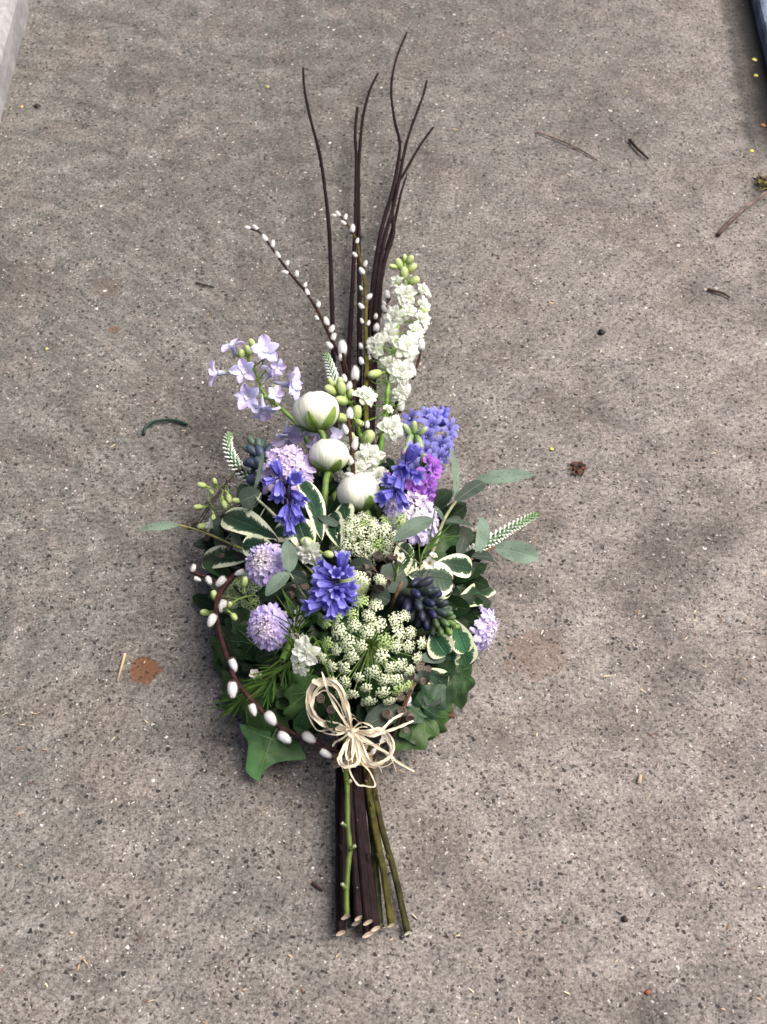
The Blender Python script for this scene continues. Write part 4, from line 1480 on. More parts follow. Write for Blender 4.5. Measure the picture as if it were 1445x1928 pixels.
veronica('curved white veronica spike with green tip at the upper left', [(492, 930, .06), (472, 902, .068), (452, 884, .073), (438, 864, .077), (430, 842, .08), (430, 824, .082), (437, 816, .083)], .0060)
veronica('straight white veronica spike pointing right beside the spotted eucalyptus leaf', [(868, 1052, .05), (900, 1035, .05), (945, 1005, .05), (985, 982, .05), (1014, 967, .05)], .0058)
veronica('small white veronica spike behind the topmost ranunculus', [(640, 760, .055), (630, 720, .06), (622, 690, .064), (613, 664, .066)], .0056, white=(.75, .8, .78))


# ------------------------------------------------------------------ leaves
def leafy(name, label, cat, leaves, mat, stem=None, stem_col=(0.2, 0.24, 0.08), stem_r=.0016, group=None, a=.8, b=.6, fold=.16, bend=.06, wav=.0):
    """leaves: (base x, base y, base dz, tip x, tip y, tip dz, width px, tone, (right, up) lean of the face)"""
    if stem:
        P = spline([M_(*s) for s in stem], 7)
        loc = P[0]
    else:
        P = None
        loc = M_(leaves[0][0], leaves[0][1], leaves[0][2])
    root = thing(name, label, cat, loc, group)
    if P:
        m = MB()
        m.tube(P, lambda t: lerp(stem_r, stem_r * .6, t), stem_col, 7)
        m.build('stem', M_STEM, root)
    for lf in leaves:
        bx, by, bz, tx, ty, tz, w, tone = lf[:8]
        lean = lf[8] if len(lf) > 8 else (rnd(-.25, .25), rnd(-.15, .25))
        A, B = M_(bx, by, bz), M_(tx, ty, tz)
        wm = w * pxm(A)
        nrm = D(lean[0], lean[1], 1)
        m = MB()
        m.leaf(A, B, wm, nrm, (tone,) * 3 if not isinstance(tone, tuple) else tone, bend=bend + rnd(-.02, .03), fold=fold + rnd(-.08, .08), a=a, b=b, wav=wav, tw=rnd(-.25, .25))
        m.build('leaf', mat, root)
        if not P:
            continue
        s = min(P, key=lambda q: (q - A).length)
        if (s - A).length > .003:
            m = MB()
            m.tube(spline([s, s.lerp(A, .5) - Vector((0, 0, .001)), A], 4), .0008, stem_col, 5, False)
            m.build('petiole', M_STEM, root)
    return root


PG = 'variegated pittosporum sprigs'
leafy('pittosporum_sprig', 'cream edged variegated leaves at the left, spread wide above the scabiosa', 'foliage',
      [(522, 1014, .025, 423, 972, .03, 56, 1, (-.1, .35)), (606, 1018, .02, 568, 904, .03, 46, 1.2, (.45, .1)), (585, 1040, .02, 562, 981, .04, 54, .9, (-.1, .2)),
       (516, 1032, .02, 458, 1026, .03, 46, .9, (0, .3)), (480, 1050, .0, 382, 1055, .01, 48, .9, (0, .3)), (560, 1010, .012, 517, 1000, .02, 40, 1, (.1, .3)), (575, 1062, .0, 600, 1050, .01, 44, .8)],
      M_PITTO, [(600, 1090, -.03), (560, 1050, -.01), (520, 1032, .01), (470, 1045, .0)], group=PG, a=.75, b=.4, wav=.04)
leafy('pittosporum_sprig', 'variegated leaves beside the gum nuts, tucked behind the smaller lace flower', 'foliage',
      [(640, 1030, .01, 628, 965, .02, 40, 1.0, (-.3, .1)), (655, 1000, .015, 648, 948, .02, 40, 1.1), (745, 1100, .0, 765, 1022, .015, 40, .9, (.2, .1)), (720, 1090, -.005, 780, 1050, .005, 44, .8)],
      M_PITTO, [(680, 1120, -.03), (665, 1070, -.01), (648, 1020, .0)], group=PG, a=.75, b=.4, wav=.04)
leafy('pittosporum_sprig', 'broad cream edged leaves on the right behind the navy hyacinth', 'foliage',
      [(822, 1060, .02, 887, 1071, .03, 46, 1, (.1, .3)), (770, 1082, .02, 852, 1096, .03, 66, .9, (.1, .3)), (800, 1095, .005, 850, 1118, .015, 34, .85, (.1, -.3)), (850, 1150, -.0, 923, 1140, .0, 36, 1.2, (-.1, .6)), (848, 1148, -.01, 925, 1108, -.01, 40, 1.1)],
      M_PITTO, [(750, 1140, -.02), (790, 1090, .0), (825, 1065, .01)], group=PG, a=.75, b=.4, wav=.04)
leafy('pittosporum_sprig', 'pale green cream edged leaves hanging below the navy hyacinth tip', 'foliage',
      [(853, 1165, .03, 878, 1228, .025, 44, 3.2, (.1, -.1)), (858, 1182, .015, 880, 1252, .012, 52, 2.4, (.25, -.2)), (812, 1190, .015, 842, 1232, .02, 54, 2.4, (-.1, -.2)), (845, 1222, .0, 850, 1246, .0, 40, 1.6), (792, 1262, -.01, 842, 1290, -.005, 44, .9, (.0, .2))],
      M_PITTO, [(760, 1200, -.03), (810, 1190, -.005), (850, 1170, .02)], group=PG, a=.8, b=.4, wav=.03)

EG = 'eucalyptus sprigs'
leafy('eucalyptus_sprig', 'grey green eucalyptus fan of narrow leaves reaching right', 'foliage',
      [(857, 948, .03, 847, 842, .045, 17, 1.05, (.6, .1)), (892, 905, .03, 1006, 893, .035, 28, 1.1, (.0, .3)), (855, 946, .033, 913, 909, .05, 29, .30, (.2, .4)), (742, 1020, .05, 816, 976, .06, 36, .75, (-.2, .4)),
       (836, 982, .03, 818, 952, .04, 10, .6, (.8, 0)), (838, 982, .03, 896, 997, .02, 13, .35, (.1, .6)), (836, 985, .02, 868, 975, .02, 16, .35)],
      M_EUC, [(800, 1080, .0), (820, 1025, .02), (836, 980, .03), (858, 945, .033), (890, 908, .03)], stem_col=(0.33, 0.36, 0.2), stem_r=.0022, group=EG, a=.75, b=.75)
leafy('eucalyptus_sprig', 'eucalyptus sprig with two broad spotted leaves by the veronica on the right', 'foliage',
      [(897, 1044, .03, 911, 975, .05, 31, 1.05, (.45, .1)), (931, 1030, .03, 1014, 1049, .03, 41, 1.2, (.0, .2)), (888, 1048, .03, 934, 1062, .025, 28, .22, (.1, .5)), (862, 1050, .02, 875, 1010, .03, 22, .22), (880, 1060, .015, 905, 1080, .01, 30, .3)],
      M_EUC, [(830, 1110, -.01), (868, 1072, .015), (892, 1050, .028), (932, 1030, .03)], stem_col=(0.24, 0.1, 0.05), stem_r=.002, group=EG, a=.65, b=.55)
leafy('eucalyptus_sprig', 'single narrow eucalyptus leaf on a yellow twig at the far left', 'foliage',
      [(338, 988, .02, 264, 996, .02, 17, 1.0, (0, .3))], M_EUC, [(470, 1040, .02), (410, 1013, .02), (365, 996, .02), (336, 988, .02)], stem_col=(0.38, 0.38, 0.1), stem_r=.0016, group=EG, a=.6, b=.8)
leafy('eucalyptus_sprig', 'dusky round eucalyptus leaf on a pale stalk below the curved veronica', 'foliage',
      [(492, 928, .05, 452, 944, .055, 42, .42, (-.3, -.1)), (478, 925, .05, 495, 850, .06, 11, .45, (.7, 0)), (410, 1035, .0, 408, 975, .015, 22, .42, (.5, 0)), (452, 1035, .01, 440, 1000, .03, 20, .5)], M_EUC,
      [(535, 990, .02), (512, 965, .035), (485, 940, .05)], stem_col=(0.42, 0.46, 0.32), stem_r=.0022, group=EG, a=.5, b=.5)
leafy('eucalyptus_sprig', 'blue grey eucalyptus leaves right beside the pale centred scabiosa', 'foliage',
      [(545, 1078, .04, 541, 1018, .05, 33, .75, (.4, 0)), (545, 1078, .04, 501, 1122, .045, 29, .85, (-.4, .1)), (548, 1080, .03, 580, 1095, .03, 26, .4), (556, 1130, .0, 540, 1150, .0, 30, .35), (560, 1120, .01, 600, 1130, .0, 34, .3)], M_EUC,
      [(590, 1150, .0), (565, 1110, .02), (545, 1078, .035)], stem_col=(0.33, 0.36, 0.24), stem_r=.0016, group=EG, a=.6, b=.65)
leafy('eucalyptus_sprig', 'dark eucalyptus leaves among the gum nuts right of the raffia bow', 'foliage',
      [(752, 1330, .0, 688, 1368, .0, 44, .3, (-.1, .1)), (790, 1240, .0, 838, 1238, .005, 26, .55, (0, .4)), (775, 1290, .0, 762, 1265, .01, 30, .3), (800, 1290, .005, 792, 1262, .015, 28, .35), (822, 1300, .0, 806, 1330, .0, 34, .3)], M_EUC,
      [(735, 1400, -.02), (762, 1330, .0), (785, 1280, .005), (800, 1245, .0)], stem_col=(0.2, 0.1, 0.06), stem_r=.0018, group=EG, a=.6, b=.55)
leafy('eucalyptus_sprig', 'dusky eucalyptus leaves in the hollow above the big lace flower', 'foliage',
      [(720, 1105, .005, 760, 1075, .015, 60, .45, (.1, .1)), (660, 1070, .0, 700, 1062, .01, 36, .35), (700, 1115, -.005, 735, 1130, .0, 40, .5), (838, 1128, .0, 828, 1160, .0, 36, .6), (640, 990, .02, 600, 972, .03, 16, .4)], M_EUC,
      [(690, 1180, -.03), (705, 1120, -.01), (725, 1095, .0)], stem_col=(0.2, 0.14, 0.08), stem_r=.0016, group=EG, a=.5, b=.5)


def nuts(label, items, stem, dz=.02, tone=None):
    P = spline([M_(*s) for s in stem], 7)
    root = thing('gum_nut_sprig', label, 'gum nuts', P[0], 'gum nut sprigs')
    m = MB()
    m.tube(P, .0009, (0.06, 0.045, 0.025), 7)
    m.build('stem', M_BARK, root)
    for (px, py, rp, r_, u_) in items:
        c = M_(px, py, dz - .007)
        d = D(r_ + rnd(-.5, .5), u_ + rnd(-.5, .5), .75)
        s = rp * pxm(c)
        put('gum_nut', NUT[0], root, TRS(c, d, s * 1.2 * rnd(.8, 1.1), rnd(0, 6)))
        pedicel(root, P, c - d * s * 1.2, .0008, (0.07, 0.06, 0.03))
    return root


nuts('brown gum nuts clustered between the two lace flowers', ((712, 1047, 11, .1, .3), (725, 1072, 12, .2, .0), (737, 1070, 12, .4, .2), (744, 1050, 11, .3, .4), (735, 1050, 10, 0, .5), (693, 1082, 12, -.3, .1), (728, 1094, 12, .0, -.3), (716, 1104, 13, .1, -.3), (750, 1062, 9, .7, .2), (687, 1068, 10, -.4, .4)),
     [(690, 1160, -.02), (705, 1110, .0), (722, 1080, .005), (738, 1060, .005)], .02)
nuts('brown gum nuts right of the scabiosa on the left side', ((559, 1091, 12, -.1, .2), (552, 1107, 11, -.3, -.1), (570, 1082, 10, .2, .5), (545, 1122, 11, -.2, -.2), (574, 1106, 10, .3, .1)), [(585, 1150, -.02), (570, 1115, .0), (560, 1095, .005)], .018)
nuts('brown gum nuts on the far left edge by the green bud sprig', ((453, 884, 7, .2, .3), (431, 903, 7, .0, .2), (365, 982, 8, -.4, .3), (357, 992, 7, -.6, -.1), (400, 1000, 8, .0, .2), (391, 1013, 8, -.2, -.2), (485, 920, 7, .2, .2), (433, 1028, 9, .1, .6), (418, 1046, 7, -.5, -.2)), [(470, 1060, .0), (430, 1030, .01), (395, 1005, .015), (362, 990, .015)], .02)
nuts('dark gum nuts right of the raffia bow', ((790, 1258, 13, .1, .2), (806, 1260, 11, .3, .2), (778, 1275, 11, -.2, .0), (753, 1312, 12, .0, .2), (730, 1345, 13, -.1, .1), (758, 1340, 12, .2, .3), (772, 1350, 11, .3, -.1), (770, 1298, 11, .2, .2), (795, 1282, 10, .3, 0), (765, 1375, 10, .2, -.3)), [(735, 1410, -.02), (752, 1350, .0), (770, 1300, .005), (792, 1265, .005)], .016)
nuts('two gum nuts inside the big raffia loop', ((603, 1315, 13, -.1, .3), (623, 1336, 11, .1, .0)), [(640, 1400, -.01), (625, 1360, .0), (610, 1325, .0)], .008)
nuts('gum nut poking out beside the right variegated leaf', ((851, 1103, 8, .5, .2), (836, 1150, 8, .4, -.2)), [(800, 1140, -.02), (830, 1125, .0), (848, 1108, .0)], .02)

# ------------------------------------------------------------------ green bud sprig on the left
gb = thing('green_bud_sprig', 'curly sprig of small pale green buds at the far left', 'bud sprig', M_(470, 960, .0))
G2 = (0.24, 0.36, 0.09)
m = MB()
for path in ([(480, 985, .02), (450, 965, .03), (420, 958, .03), (405, 958, .032), (394, 943, .034), (393, 930, .034), (400, 922, .034), (382, 914, .034)],
             [(405, 958, .032), (390, 952, .032), (375, 955, .032)], [(420, 958, .03), (416, 940, .034), (420, 925, .034), (412, 917, .034), (405, 909, .034)],
             [(415, 917, .034), (428, 916, .034), (431, 932, .034)], [(405, 960, .03), (402, 974, .03)], [(450, 965, .03), (440, 955, .03), (423, 950, .032)], [(470, 975, .02), (474, 955, .03), (455, 943, .034)]):
    m.tube(spline([M_(px, py, d) for (px, py, d) in path], 6), .0008, G2, 6, False)
m.build('stem', M_STEM, gb)
for (px, py, lp, r_, u_) in ((382, 914, 17, -1, .2), (375, 955, 17, -1, 0), (405, 909, 15, -.2, 1), (431, 937, 18, .3, -1), (423, 949, 18, .4, -.9), (402, 974, 14, 0, -1), (447, 943, 16, -1, .1), (398, 926, 12, .4, -.5)):
    c = M_(px, py, .035)
    s = lp * pxm(c)
    d = D(r_, u_, .3)
    put('bud', LARKBUD[rng.randrange(3)], gb, TRS(c - d * s * .4, d, s, rnd(0, 6)))
gb2 = thing('green_bud_sprig', 'few green buds beside the dim lace flower on the left', 'bud sprig', M_(470, 1200, .0))
m = MB()
for path in ([(480, 1120, .02), (450, 1128, .03), (425, 1145, .035), (395, 1152, .03)], [(450, 1128, .03), (425, 1125, .03), (405, 1123, .03)], [(425, 1145, .035), (440, 1160, .03)]):
    m.tube(spline([M_(px, py, d) for (px, py, d) in path], 6), .001, G2, 6, False)
m.build('stem', M_STEM, gb2)
for (px, py, lp, r_, u_) in ((388, 1154, 18, -1, .2), (405, 1123, 20, -.3, .9), (440, 1160, 16, .5, -.6), (432, 1140, 14, .2, .5), (461, 1097, 20, .2, .9)):
    c = M_(px, py, .035)
    s = lp * pxm(c)
    d = D(r_, u_, .3)
    put('bud', LARKBUD[rng.randrange(3)], gb2, TRS(c - d * s * .4, d, s, rnd(0, 6)))


# ------------------------------------------------------------------ waxflower
def wax(label, flowers, stem, needles, dz=.03):
    P = spline([M_(*s) for s in stem], 8)
    root = thing('waxflower_sprig', label, 'waxflower', P[0], 'waxflower sprigs')
    m = MB()
    m.tube(P, .0009, (0.2, 0.27, 0.07), 6)
    m.build('stem', M_STEM, root)
    for (px, py, rp, r_, u_, t_) in flowers:
        c = M_(px, py, dz)
        d = D(r_, u_, t_)
        s = rp * pxm(c)
        put('floret', WAXF[rng.randrange(2)], root, TRS(c, d, s, rnd(0, 6)))
        pedicel(root, P, c - d * s * .6, .0007, (0.25, 0.34, 0.1))
    for k in range(needles):
        b = P[int(rnd(0.05, .95) * (len(P) - 1))]
        tg = (P[-1] - P[0]).normalized()
        d = (tg * rnd(.5, 1.0) + D(rnd(-1, 1), rnd(-.6, .6), rnd(-.3, .8)) * .55).normalized()
        e = b + d * rnd(.022, .04)
        e.z = max(e.z, .006)
        m = MB()
        m.leaf(b, e, .0014, D(rnd(-.4, .4), rnd(-.2, .4), 1), (rnd(2.6, 4.2), rnd(2.0, 3.0), 1.2), bend=rnd(-.05, .1), fold=.3, a=.25, b=.35, nu=4, nv=2)
        m.build('needle', M_LEAF, root)
    return root


wax('waxflower sprig with white cups just right of the lowest left scabiosa',
    ((564, 1170, 13, .1, .0, .9), (561, 1153, 9, -.1, .8, .5), (557, 1196, 11, -.2, -.6, .7), (548, 1190, 8, -.8, -.2, .5), (567, 1198, 8, .6, -.3, .6), (527, 1193, 13, .1, -.6, .6), (534, 1158, 9, .4, .3, .6)),
    [(560, 1260, -.01), (556, 1220, .02), (555, 1180, .03), (562, 1140, .03)], 26)
wax('waxflower sprig with a cream cup on the right variegated leaves', ((809, 1060, 13, -.1, -.1, .9), (816, 1047, 9, .3, .7, .5)), [(770, 1110, .0), (785, 1085, .015), (792, 1062, .03), (800, 1035, .03), (828, 1000, .03)], 14, .045)
wax('needle leaved waxflower sprig with one white floret at lower left', ((479, 1270, 11, .2, .3, .7), (488, 1270, 7, .8, .0, .5)),
    [(580, 1225, .0), (540, 1250, .005), (500, 1280, .01), (460, 1310, .01), (440, 1330, .01)], 60, .012)
wax('needle leaved sprig filling the shade below the lowest left scabiosa', (), [(570, 1200, -.01), (545, 1230, .0), (520, 1265, .0), (505, 1310, .0)], 40)
wax('small white waxflower cup among the gum nuts under the smaller lace flower', ((754, 1051, 12, .5, .2, .6),), [(740, 1110, .0), (748, 1080, .02), (752, 1062, .02)], 4, .028)

# ------------------------------------------------------------------ ivy
IVY_H = [(0.0, 0.04), (0.07, -0.06), (0.17, -0.13), (0.30, -0.13), (0.43, -0.05), (0.52, 0.07), (0.41, 0.19), (0.37, 0.30), (0.47, 0.40), (0.51, 0.53), (0.40, 0.62), (0.28, 0.71), (0.14, 0.88), (0.0, 1.02)]


def ivy_leaf(root, base, tip, nrm, green, vein=(0.2, 0.3, 0.12), outline=None, widthk=1.0, bend=.05, dome=.05, label=None):
    ax = tip - base
    L = ax.length
    A = ax / L
    S = A.cross(nrm).normalized()
    N = S.cross(A)

    def surf(x, y, lift=0.0):
        zz = bend * 4 * max(-.2, min(1, y)) * (1 - max(0, min(1, y))) - dome * abs(x) * 1.2 + .018 * math.sin(x * 17 + y * 5) + .02 * math.cos(y * 13)
        return base + (A * y + S * (x * widthk) + N * (zz + lift)) * L
    H = outline or (IVY_H + [(-x, y) for (x, y) in reversed(IVY_H[1:-1])])
    pts = [Vector((x, y, 0)) for x, y in H]
    loop = []
    nP = len(pts)
    for i in range(nP):
        a, b, c, d = pts[(i - 1) % nP], pts[i], pts[(i + 1) % nP], pts[(i + 2) % nP]
        for k in range(4):
            t = k / 4
            q = 0.5 * ((2 * b) + (c - a) * t * .8 + (2 * a - 5 * b + 4 * c - d) * t * t * .8 + (3 * b - a - 3 * c + d) * t ** 3 * .8)
            lin = b.lerp(c, t)
            loop.append(lin.lerp(q, .6))
    m = MB()
    ctr = Vector((0, .34, 0))
    rows = []
    for s in (1.0, .93, .75, .5, .25):
        row = []
        for q in loop:
            w = ctr.lerp(q, s)
            g_ = mix(green, mix(green, vein, .25), .6 if s < .4 else 0)
            row.append(m.add(surf(w.x, w.y), g_, (w.x, w.y)))
        rows.append(row)
    m.rows(rows, True)
    ci = m.add(surf(ctr.x, ctr.y), green, (0, 0))
    last = rows[-1]
    for j in range(len(last)):
        m.face(last[j], last[(j + 1) % len(last)], ci)
    lf = m.build('leaf', M_IVY, root, label=label)
    # pale veins
    v = MB()
    tips = [(0, .95), (.5, .52), (-.5, .52), (.46, .08), (-.46, .08)] if not outline else outline_tips
    for (tx, ty) in tips:
        P = [surf(tx * t, ty * t + .02 * math.sin(t * 3), .006) for t in [k / 7 for k in range(8)]]
        v.tube(P, lambda t: L * (.007 * (1 - t) + .0016), vein, 4, False)
        for q in (.35, .55, .72):
            for sg in (-1, 1):
                dx, dy = tx, ty
                px_, py_ = -dy * sg, dx * sg
                e = [surf(tx * q + (dx * .16 + px_ * .13) * k / 3, ty * q + (dy * .16 + py_ * .13) * k / 3, .004) for k in range(4)]
                v.tube(e, lambda t: L * .0022 * (1.1 - t), mix(green, vein, .6), 3, False)
    v.build('veins', M_IVY, root, parent=lf)
    return lf, surf


iv = thing('ivy_sprig', 'large glossy three pointed ivy leaf at the bottom left of the bouquet', 'ivy', M_(600, 1330, -.02), 'ivy sprigs')
B0 = W(512, 1391, .032)
T0 = W(485, 1471, .012)
ax_ = T0 - B0
L_ = ax_.length
A_ = ax_ / L_
Nn = D(0, .25, 1)
S_ = A_.cross(Nn).normalized()
out = []
for (px, py) in ((512, 1388), (513, 1378), (508, 1369), (501, 1368), (494, 1376), (478, 1369), (453, 1364), (458, 1380), (469, 1399), (466, 1424), (461, 1451), (484, 1471), (492, 1458), (501, 1447), (520, 1436), (540, 1432), (560, 1431), (577, 1428), (571, 1414), (563, 1399), (552, 1388), (540, 1381), (527, 1383)):
    w = W(px, py, .026) - B0
    out.append((w.dot(S_) / L_, w.dot(A_) / L_))
outline_tips = [(0.0, .94)]
for (px, py) in ((455, 1368), (572, 1427), (548, 1388)):
    w = W(px, py, .026) - B0
    outline_tips.append((w.dot(S_) / L_ * .93, w.dot(A_) / L_ * .93))
ivy_leaf(iv, B0, T0, Nn, (0.062, 0.145, 0.050), (0.30, 0.42, 0.16), out, 1.0, .11, .10)
m = MB()
m.tube(spline([B0, W(530, 1360, .05), W(562, 1325, .06), W(600, 1270, .05)], 6), .0012, (0.22, 0.32, 0.1), 6)
m.build('petiole', M_STEM, iv)


def ivies(label, leaves, stem, widthk=1.0):
    P = spline([M_(*s) for s in stem], 6)
    root = thing('ivy_sprig', label, 'ivy', P[0], 'ivy sprigs')
    m = MB()
    m.tube(P, .0016, (0.12, 0.12, 0.04), 7)
    m.build('stem', M_STEM, root)
    for (bx, by, bz, tx, ty, tz, g_, lean) in leaves:
        A, B = M_(bx, by, bz), M_(tx, ty, tz)
        ivy_leaf(root, A, B, D(lean[0], lean[1], 1), g_, mix(g_, (0.25, 0.36, 0.2), .45), None, widthk, rnd(.03, .1), rnd(.02, .12))
        s = min(P, key=lambda q: (q - A).length)
        m = MB()
        m.tube(spline([s, s.lerp(A, .5) + Vector((0, 0, .004)), A], 4), .0009, (0.15, 0.2, 0.06), 5, False)
        m.build('petiole', M_STEM, root)
    return root


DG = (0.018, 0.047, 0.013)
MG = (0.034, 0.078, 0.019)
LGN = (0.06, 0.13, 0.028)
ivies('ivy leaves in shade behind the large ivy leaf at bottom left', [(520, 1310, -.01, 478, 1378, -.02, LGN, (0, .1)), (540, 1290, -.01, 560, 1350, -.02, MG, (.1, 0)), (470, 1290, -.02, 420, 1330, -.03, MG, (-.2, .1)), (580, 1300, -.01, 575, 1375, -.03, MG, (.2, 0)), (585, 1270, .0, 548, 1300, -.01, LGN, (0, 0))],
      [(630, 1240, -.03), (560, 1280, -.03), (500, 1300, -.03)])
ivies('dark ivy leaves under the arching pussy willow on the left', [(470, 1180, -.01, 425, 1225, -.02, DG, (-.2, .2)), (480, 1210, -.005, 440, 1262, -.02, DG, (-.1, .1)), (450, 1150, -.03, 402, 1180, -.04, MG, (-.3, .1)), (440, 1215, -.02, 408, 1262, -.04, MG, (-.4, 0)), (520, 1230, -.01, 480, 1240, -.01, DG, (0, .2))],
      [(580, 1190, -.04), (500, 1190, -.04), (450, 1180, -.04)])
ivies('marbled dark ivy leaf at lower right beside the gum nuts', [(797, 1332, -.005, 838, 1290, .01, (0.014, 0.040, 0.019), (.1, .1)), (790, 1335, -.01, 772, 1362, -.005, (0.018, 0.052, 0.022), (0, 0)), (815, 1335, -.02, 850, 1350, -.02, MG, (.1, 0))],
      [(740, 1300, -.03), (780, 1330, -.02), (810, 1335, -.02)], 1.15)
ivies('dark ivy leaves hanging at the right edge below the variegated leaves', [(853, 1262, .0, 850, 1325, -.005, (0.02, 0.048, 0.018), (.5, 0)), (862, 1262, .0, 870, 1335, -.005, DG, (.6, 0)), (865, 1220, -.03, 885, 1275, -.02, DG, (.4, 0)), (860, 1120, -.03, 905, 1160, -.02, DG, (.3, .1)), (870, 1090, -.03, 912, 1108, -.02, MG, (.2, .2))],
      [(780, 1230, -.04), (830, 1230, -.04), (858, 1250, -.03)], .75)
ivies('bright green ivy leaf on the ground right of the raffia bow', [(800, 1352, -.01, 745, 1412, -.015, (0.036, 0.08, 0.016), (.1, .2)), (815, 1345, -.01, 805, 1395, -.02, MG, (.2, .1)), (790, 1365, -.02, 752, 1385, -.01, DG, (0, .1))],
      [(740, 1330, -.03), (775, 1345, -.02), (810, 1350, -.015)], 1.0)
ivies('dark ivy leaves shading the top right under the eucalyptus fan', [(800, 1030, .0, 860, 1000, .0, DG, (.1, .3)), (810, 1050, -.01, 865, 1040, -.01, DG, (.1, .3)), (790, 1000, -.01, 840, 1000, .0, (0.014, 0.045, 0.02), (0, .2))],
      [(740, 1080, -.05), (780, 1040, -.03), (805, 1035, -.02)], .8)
leafy('laurel_sprig', 'plain dark oval leaves hidden in the shade left of the raffia loop', 'foliage',
      [(578, 1330, -.01, 560, 1384, -.02, 30, 1.3), (560, 1260, -.01, 530, 1292, -.01, 34, .8), (600, 1290, -.01, 570, 1320, -.02, 36, 1.0), (545, 1225, -.01, 575, 1262, .0, 36, .9), (640, 1300, .0, 600, 1345, -.01, 34, 1.1)], M_LEAF,
      [(650, 1240, -.04), (600, 1270, -.03), (570, 1320, -.03)], group=None)

# filler foliage packed under the flowers
m = MB()
for k in range(620):
    a_ = rnd(0, 6.283)
    q = math.sqrt(rnd(0, 1)) * .93
    px = 645 + math.cos(a_) * 238 * q
    py = 1110 + math.sin(a_) * (262 if math.sin(a_) > 0 else 250) * q
    top = max(.012, zm(px, py) - .03)
    z = rnd(.006, top) if k % 3 else top
    A = W(px, py, z)
    out_ = Vector((math.cos(a_), -math.sin(a_), 0))
    d = (out_ * rnd(.2, 1) + Vector((rnd(-.7, .7), rnd(-.7, .7), rnd(-.25, .35)))).normalized()
    B = A + d * rnd(.025, .048)
    B.z = max(.006, B.z)
    t_ = rnd(.3, .75)
    m.leaf(A, B, rnd(.016, .026), Vector((rnd(-.5, .5), rnd(-.6, .3), 1)), (t_, t_, t_), bend=rnd(0, .1), fold=.2, a=.7, b=.6, nu=5, nv=2)
fo = m.build('filler_leaves', M_LEAF)
fo['kind'] = 'stuff'
tag(fo, 'mass of small dark green leaves packed under the flowers', 'foliage')

# cut stems poking out
ct = thing('hollow_shoot', 'short hollow green cut stem under the lowest left scabiosa', 'stem', M_(545, 1215, .0))
m = MB()
pa, pb = M_(548, 1205, .0), M_(532, 1243, .012)
dd_ = (pb - pa).normalized()
m.tube([pa, pa.lerp(pb, .5), pb], .0034, lambda t: mix((0.12, 0.26, 0.03), (0.2, 0.4, 0.06), t), 10, False)
m.lathe(TRS(pb, dd_, 1), [(.0034, 0, (0.3, 0.5, 0.12)), (.0022, .0003, (0.4, 0.58, 0.22)), (.002, -.002, (0.1, 0.2, 0.04)), (0, -.006, (0.03, 0.06, 0.01))], 10)
m.build('stem', M_STEM, ct)
twig('cut_twig', 'short brown cut twig standing above the big lace flower', 'twig', [(757, 1096, .165), (750, 1112, .16), (742, 1130, .15), (735, 1150, .12)], .0019, .0017, (0.13, 0.085, 0.045), (0.08, 0.05, 0.03), cap=(0.5, 0.36, 0.22))
twig('cut_twig', 'brown cut twig end poking out at lower right over the concrete', 'twig', [(856, 1349, .03), (835, 1346, .034), (805, 1342, .04), (770, 1330, .05)], .0026, .0026, (0.10, 0.05, 0.03), (0.1, 0.055, 0.03), cap=(0.2, 0.12, 0.08))

# ------------------------------------------------------------------ raffia
rf = thing('raffia_bow', 'pale straw raffia bow tied round the bundle of stems', 'bow', W(662, 1425, .03))
RC = (0.86, 0.77, 0.59)


def ribbon(name, pts, wpx, twist=.6, colr=None, parent=None):
    P = spline(px_path(pts), 10)
    m = MB()
    n = len(P)
    ph = rnd(0, 6)
    rows = []
    c_ = jit(colr or RC, .1)
    for i, p in enumerate(P):
        t = (P[min(i + 1, n - 1)] - P[max(i - 1, 0)]).normalized()
        s = t.cross(-FWD).normalized()
        nn = s.cross(t)
        w = wpx * .40 * pxm(p) * (1 - .25 * math.sin(i * .45 + ph) ** 2) * min(1, .45 + 4 * min(i, n - 1 - i) / n)
        an = twist * math.sin(i * .22 + ph)
        q = s * math.cos(an) + nn * math.sin(an)
        k = s * -math.sin(an) + nn * math.cos(an)
        row = []
        for j in range(5):
            v = -1 + j / 2
            row.append(m.add(p + q * (w * v) + k * (w * .28 * (v * v) + .0002), c_, (i / n * 2, .5 + .5 * v)))
        rows.append(row)
    m.rows(rows)
    return m.build(name, M_RAFFIA, rf, parent=parent)


KN = (663, 1374, .088)
# big loop upper left (several strands side by side)
for k, (dx, dy, dz, w) in enumerate(((0, 0, 0, 11), (6, 6, -.003, 10), (-4, -3, .002, 8), (6, 7, -.004, 7), (3, -5, .004, 7))):
    o_ = lambda x, y, z: (x + dx, y + dy, z + dz)
    ribbon('loop', [KN, o_(652, 1337, .118), o_(643, 1305, .136), o_(626, 1286, .142), o_(604, 1283, .14), o_(587, 1299, .132), o_(582, 1323, .12), o_(588, 1345, .108), o_(604, 1360, .098), o_(632, 1367, .09), (660, 1374, .088)], w)
ribbon('loop', [(655, 1372, .088), (640, 1330, .12), (615, 1300, .136), (594, 1310, .13), (579, 1328, .118), (580, 1345, .105), (592, 1368, .09), (604, 1376, .086), (632, 1373, .082), (655, 1378, .086)], 4)
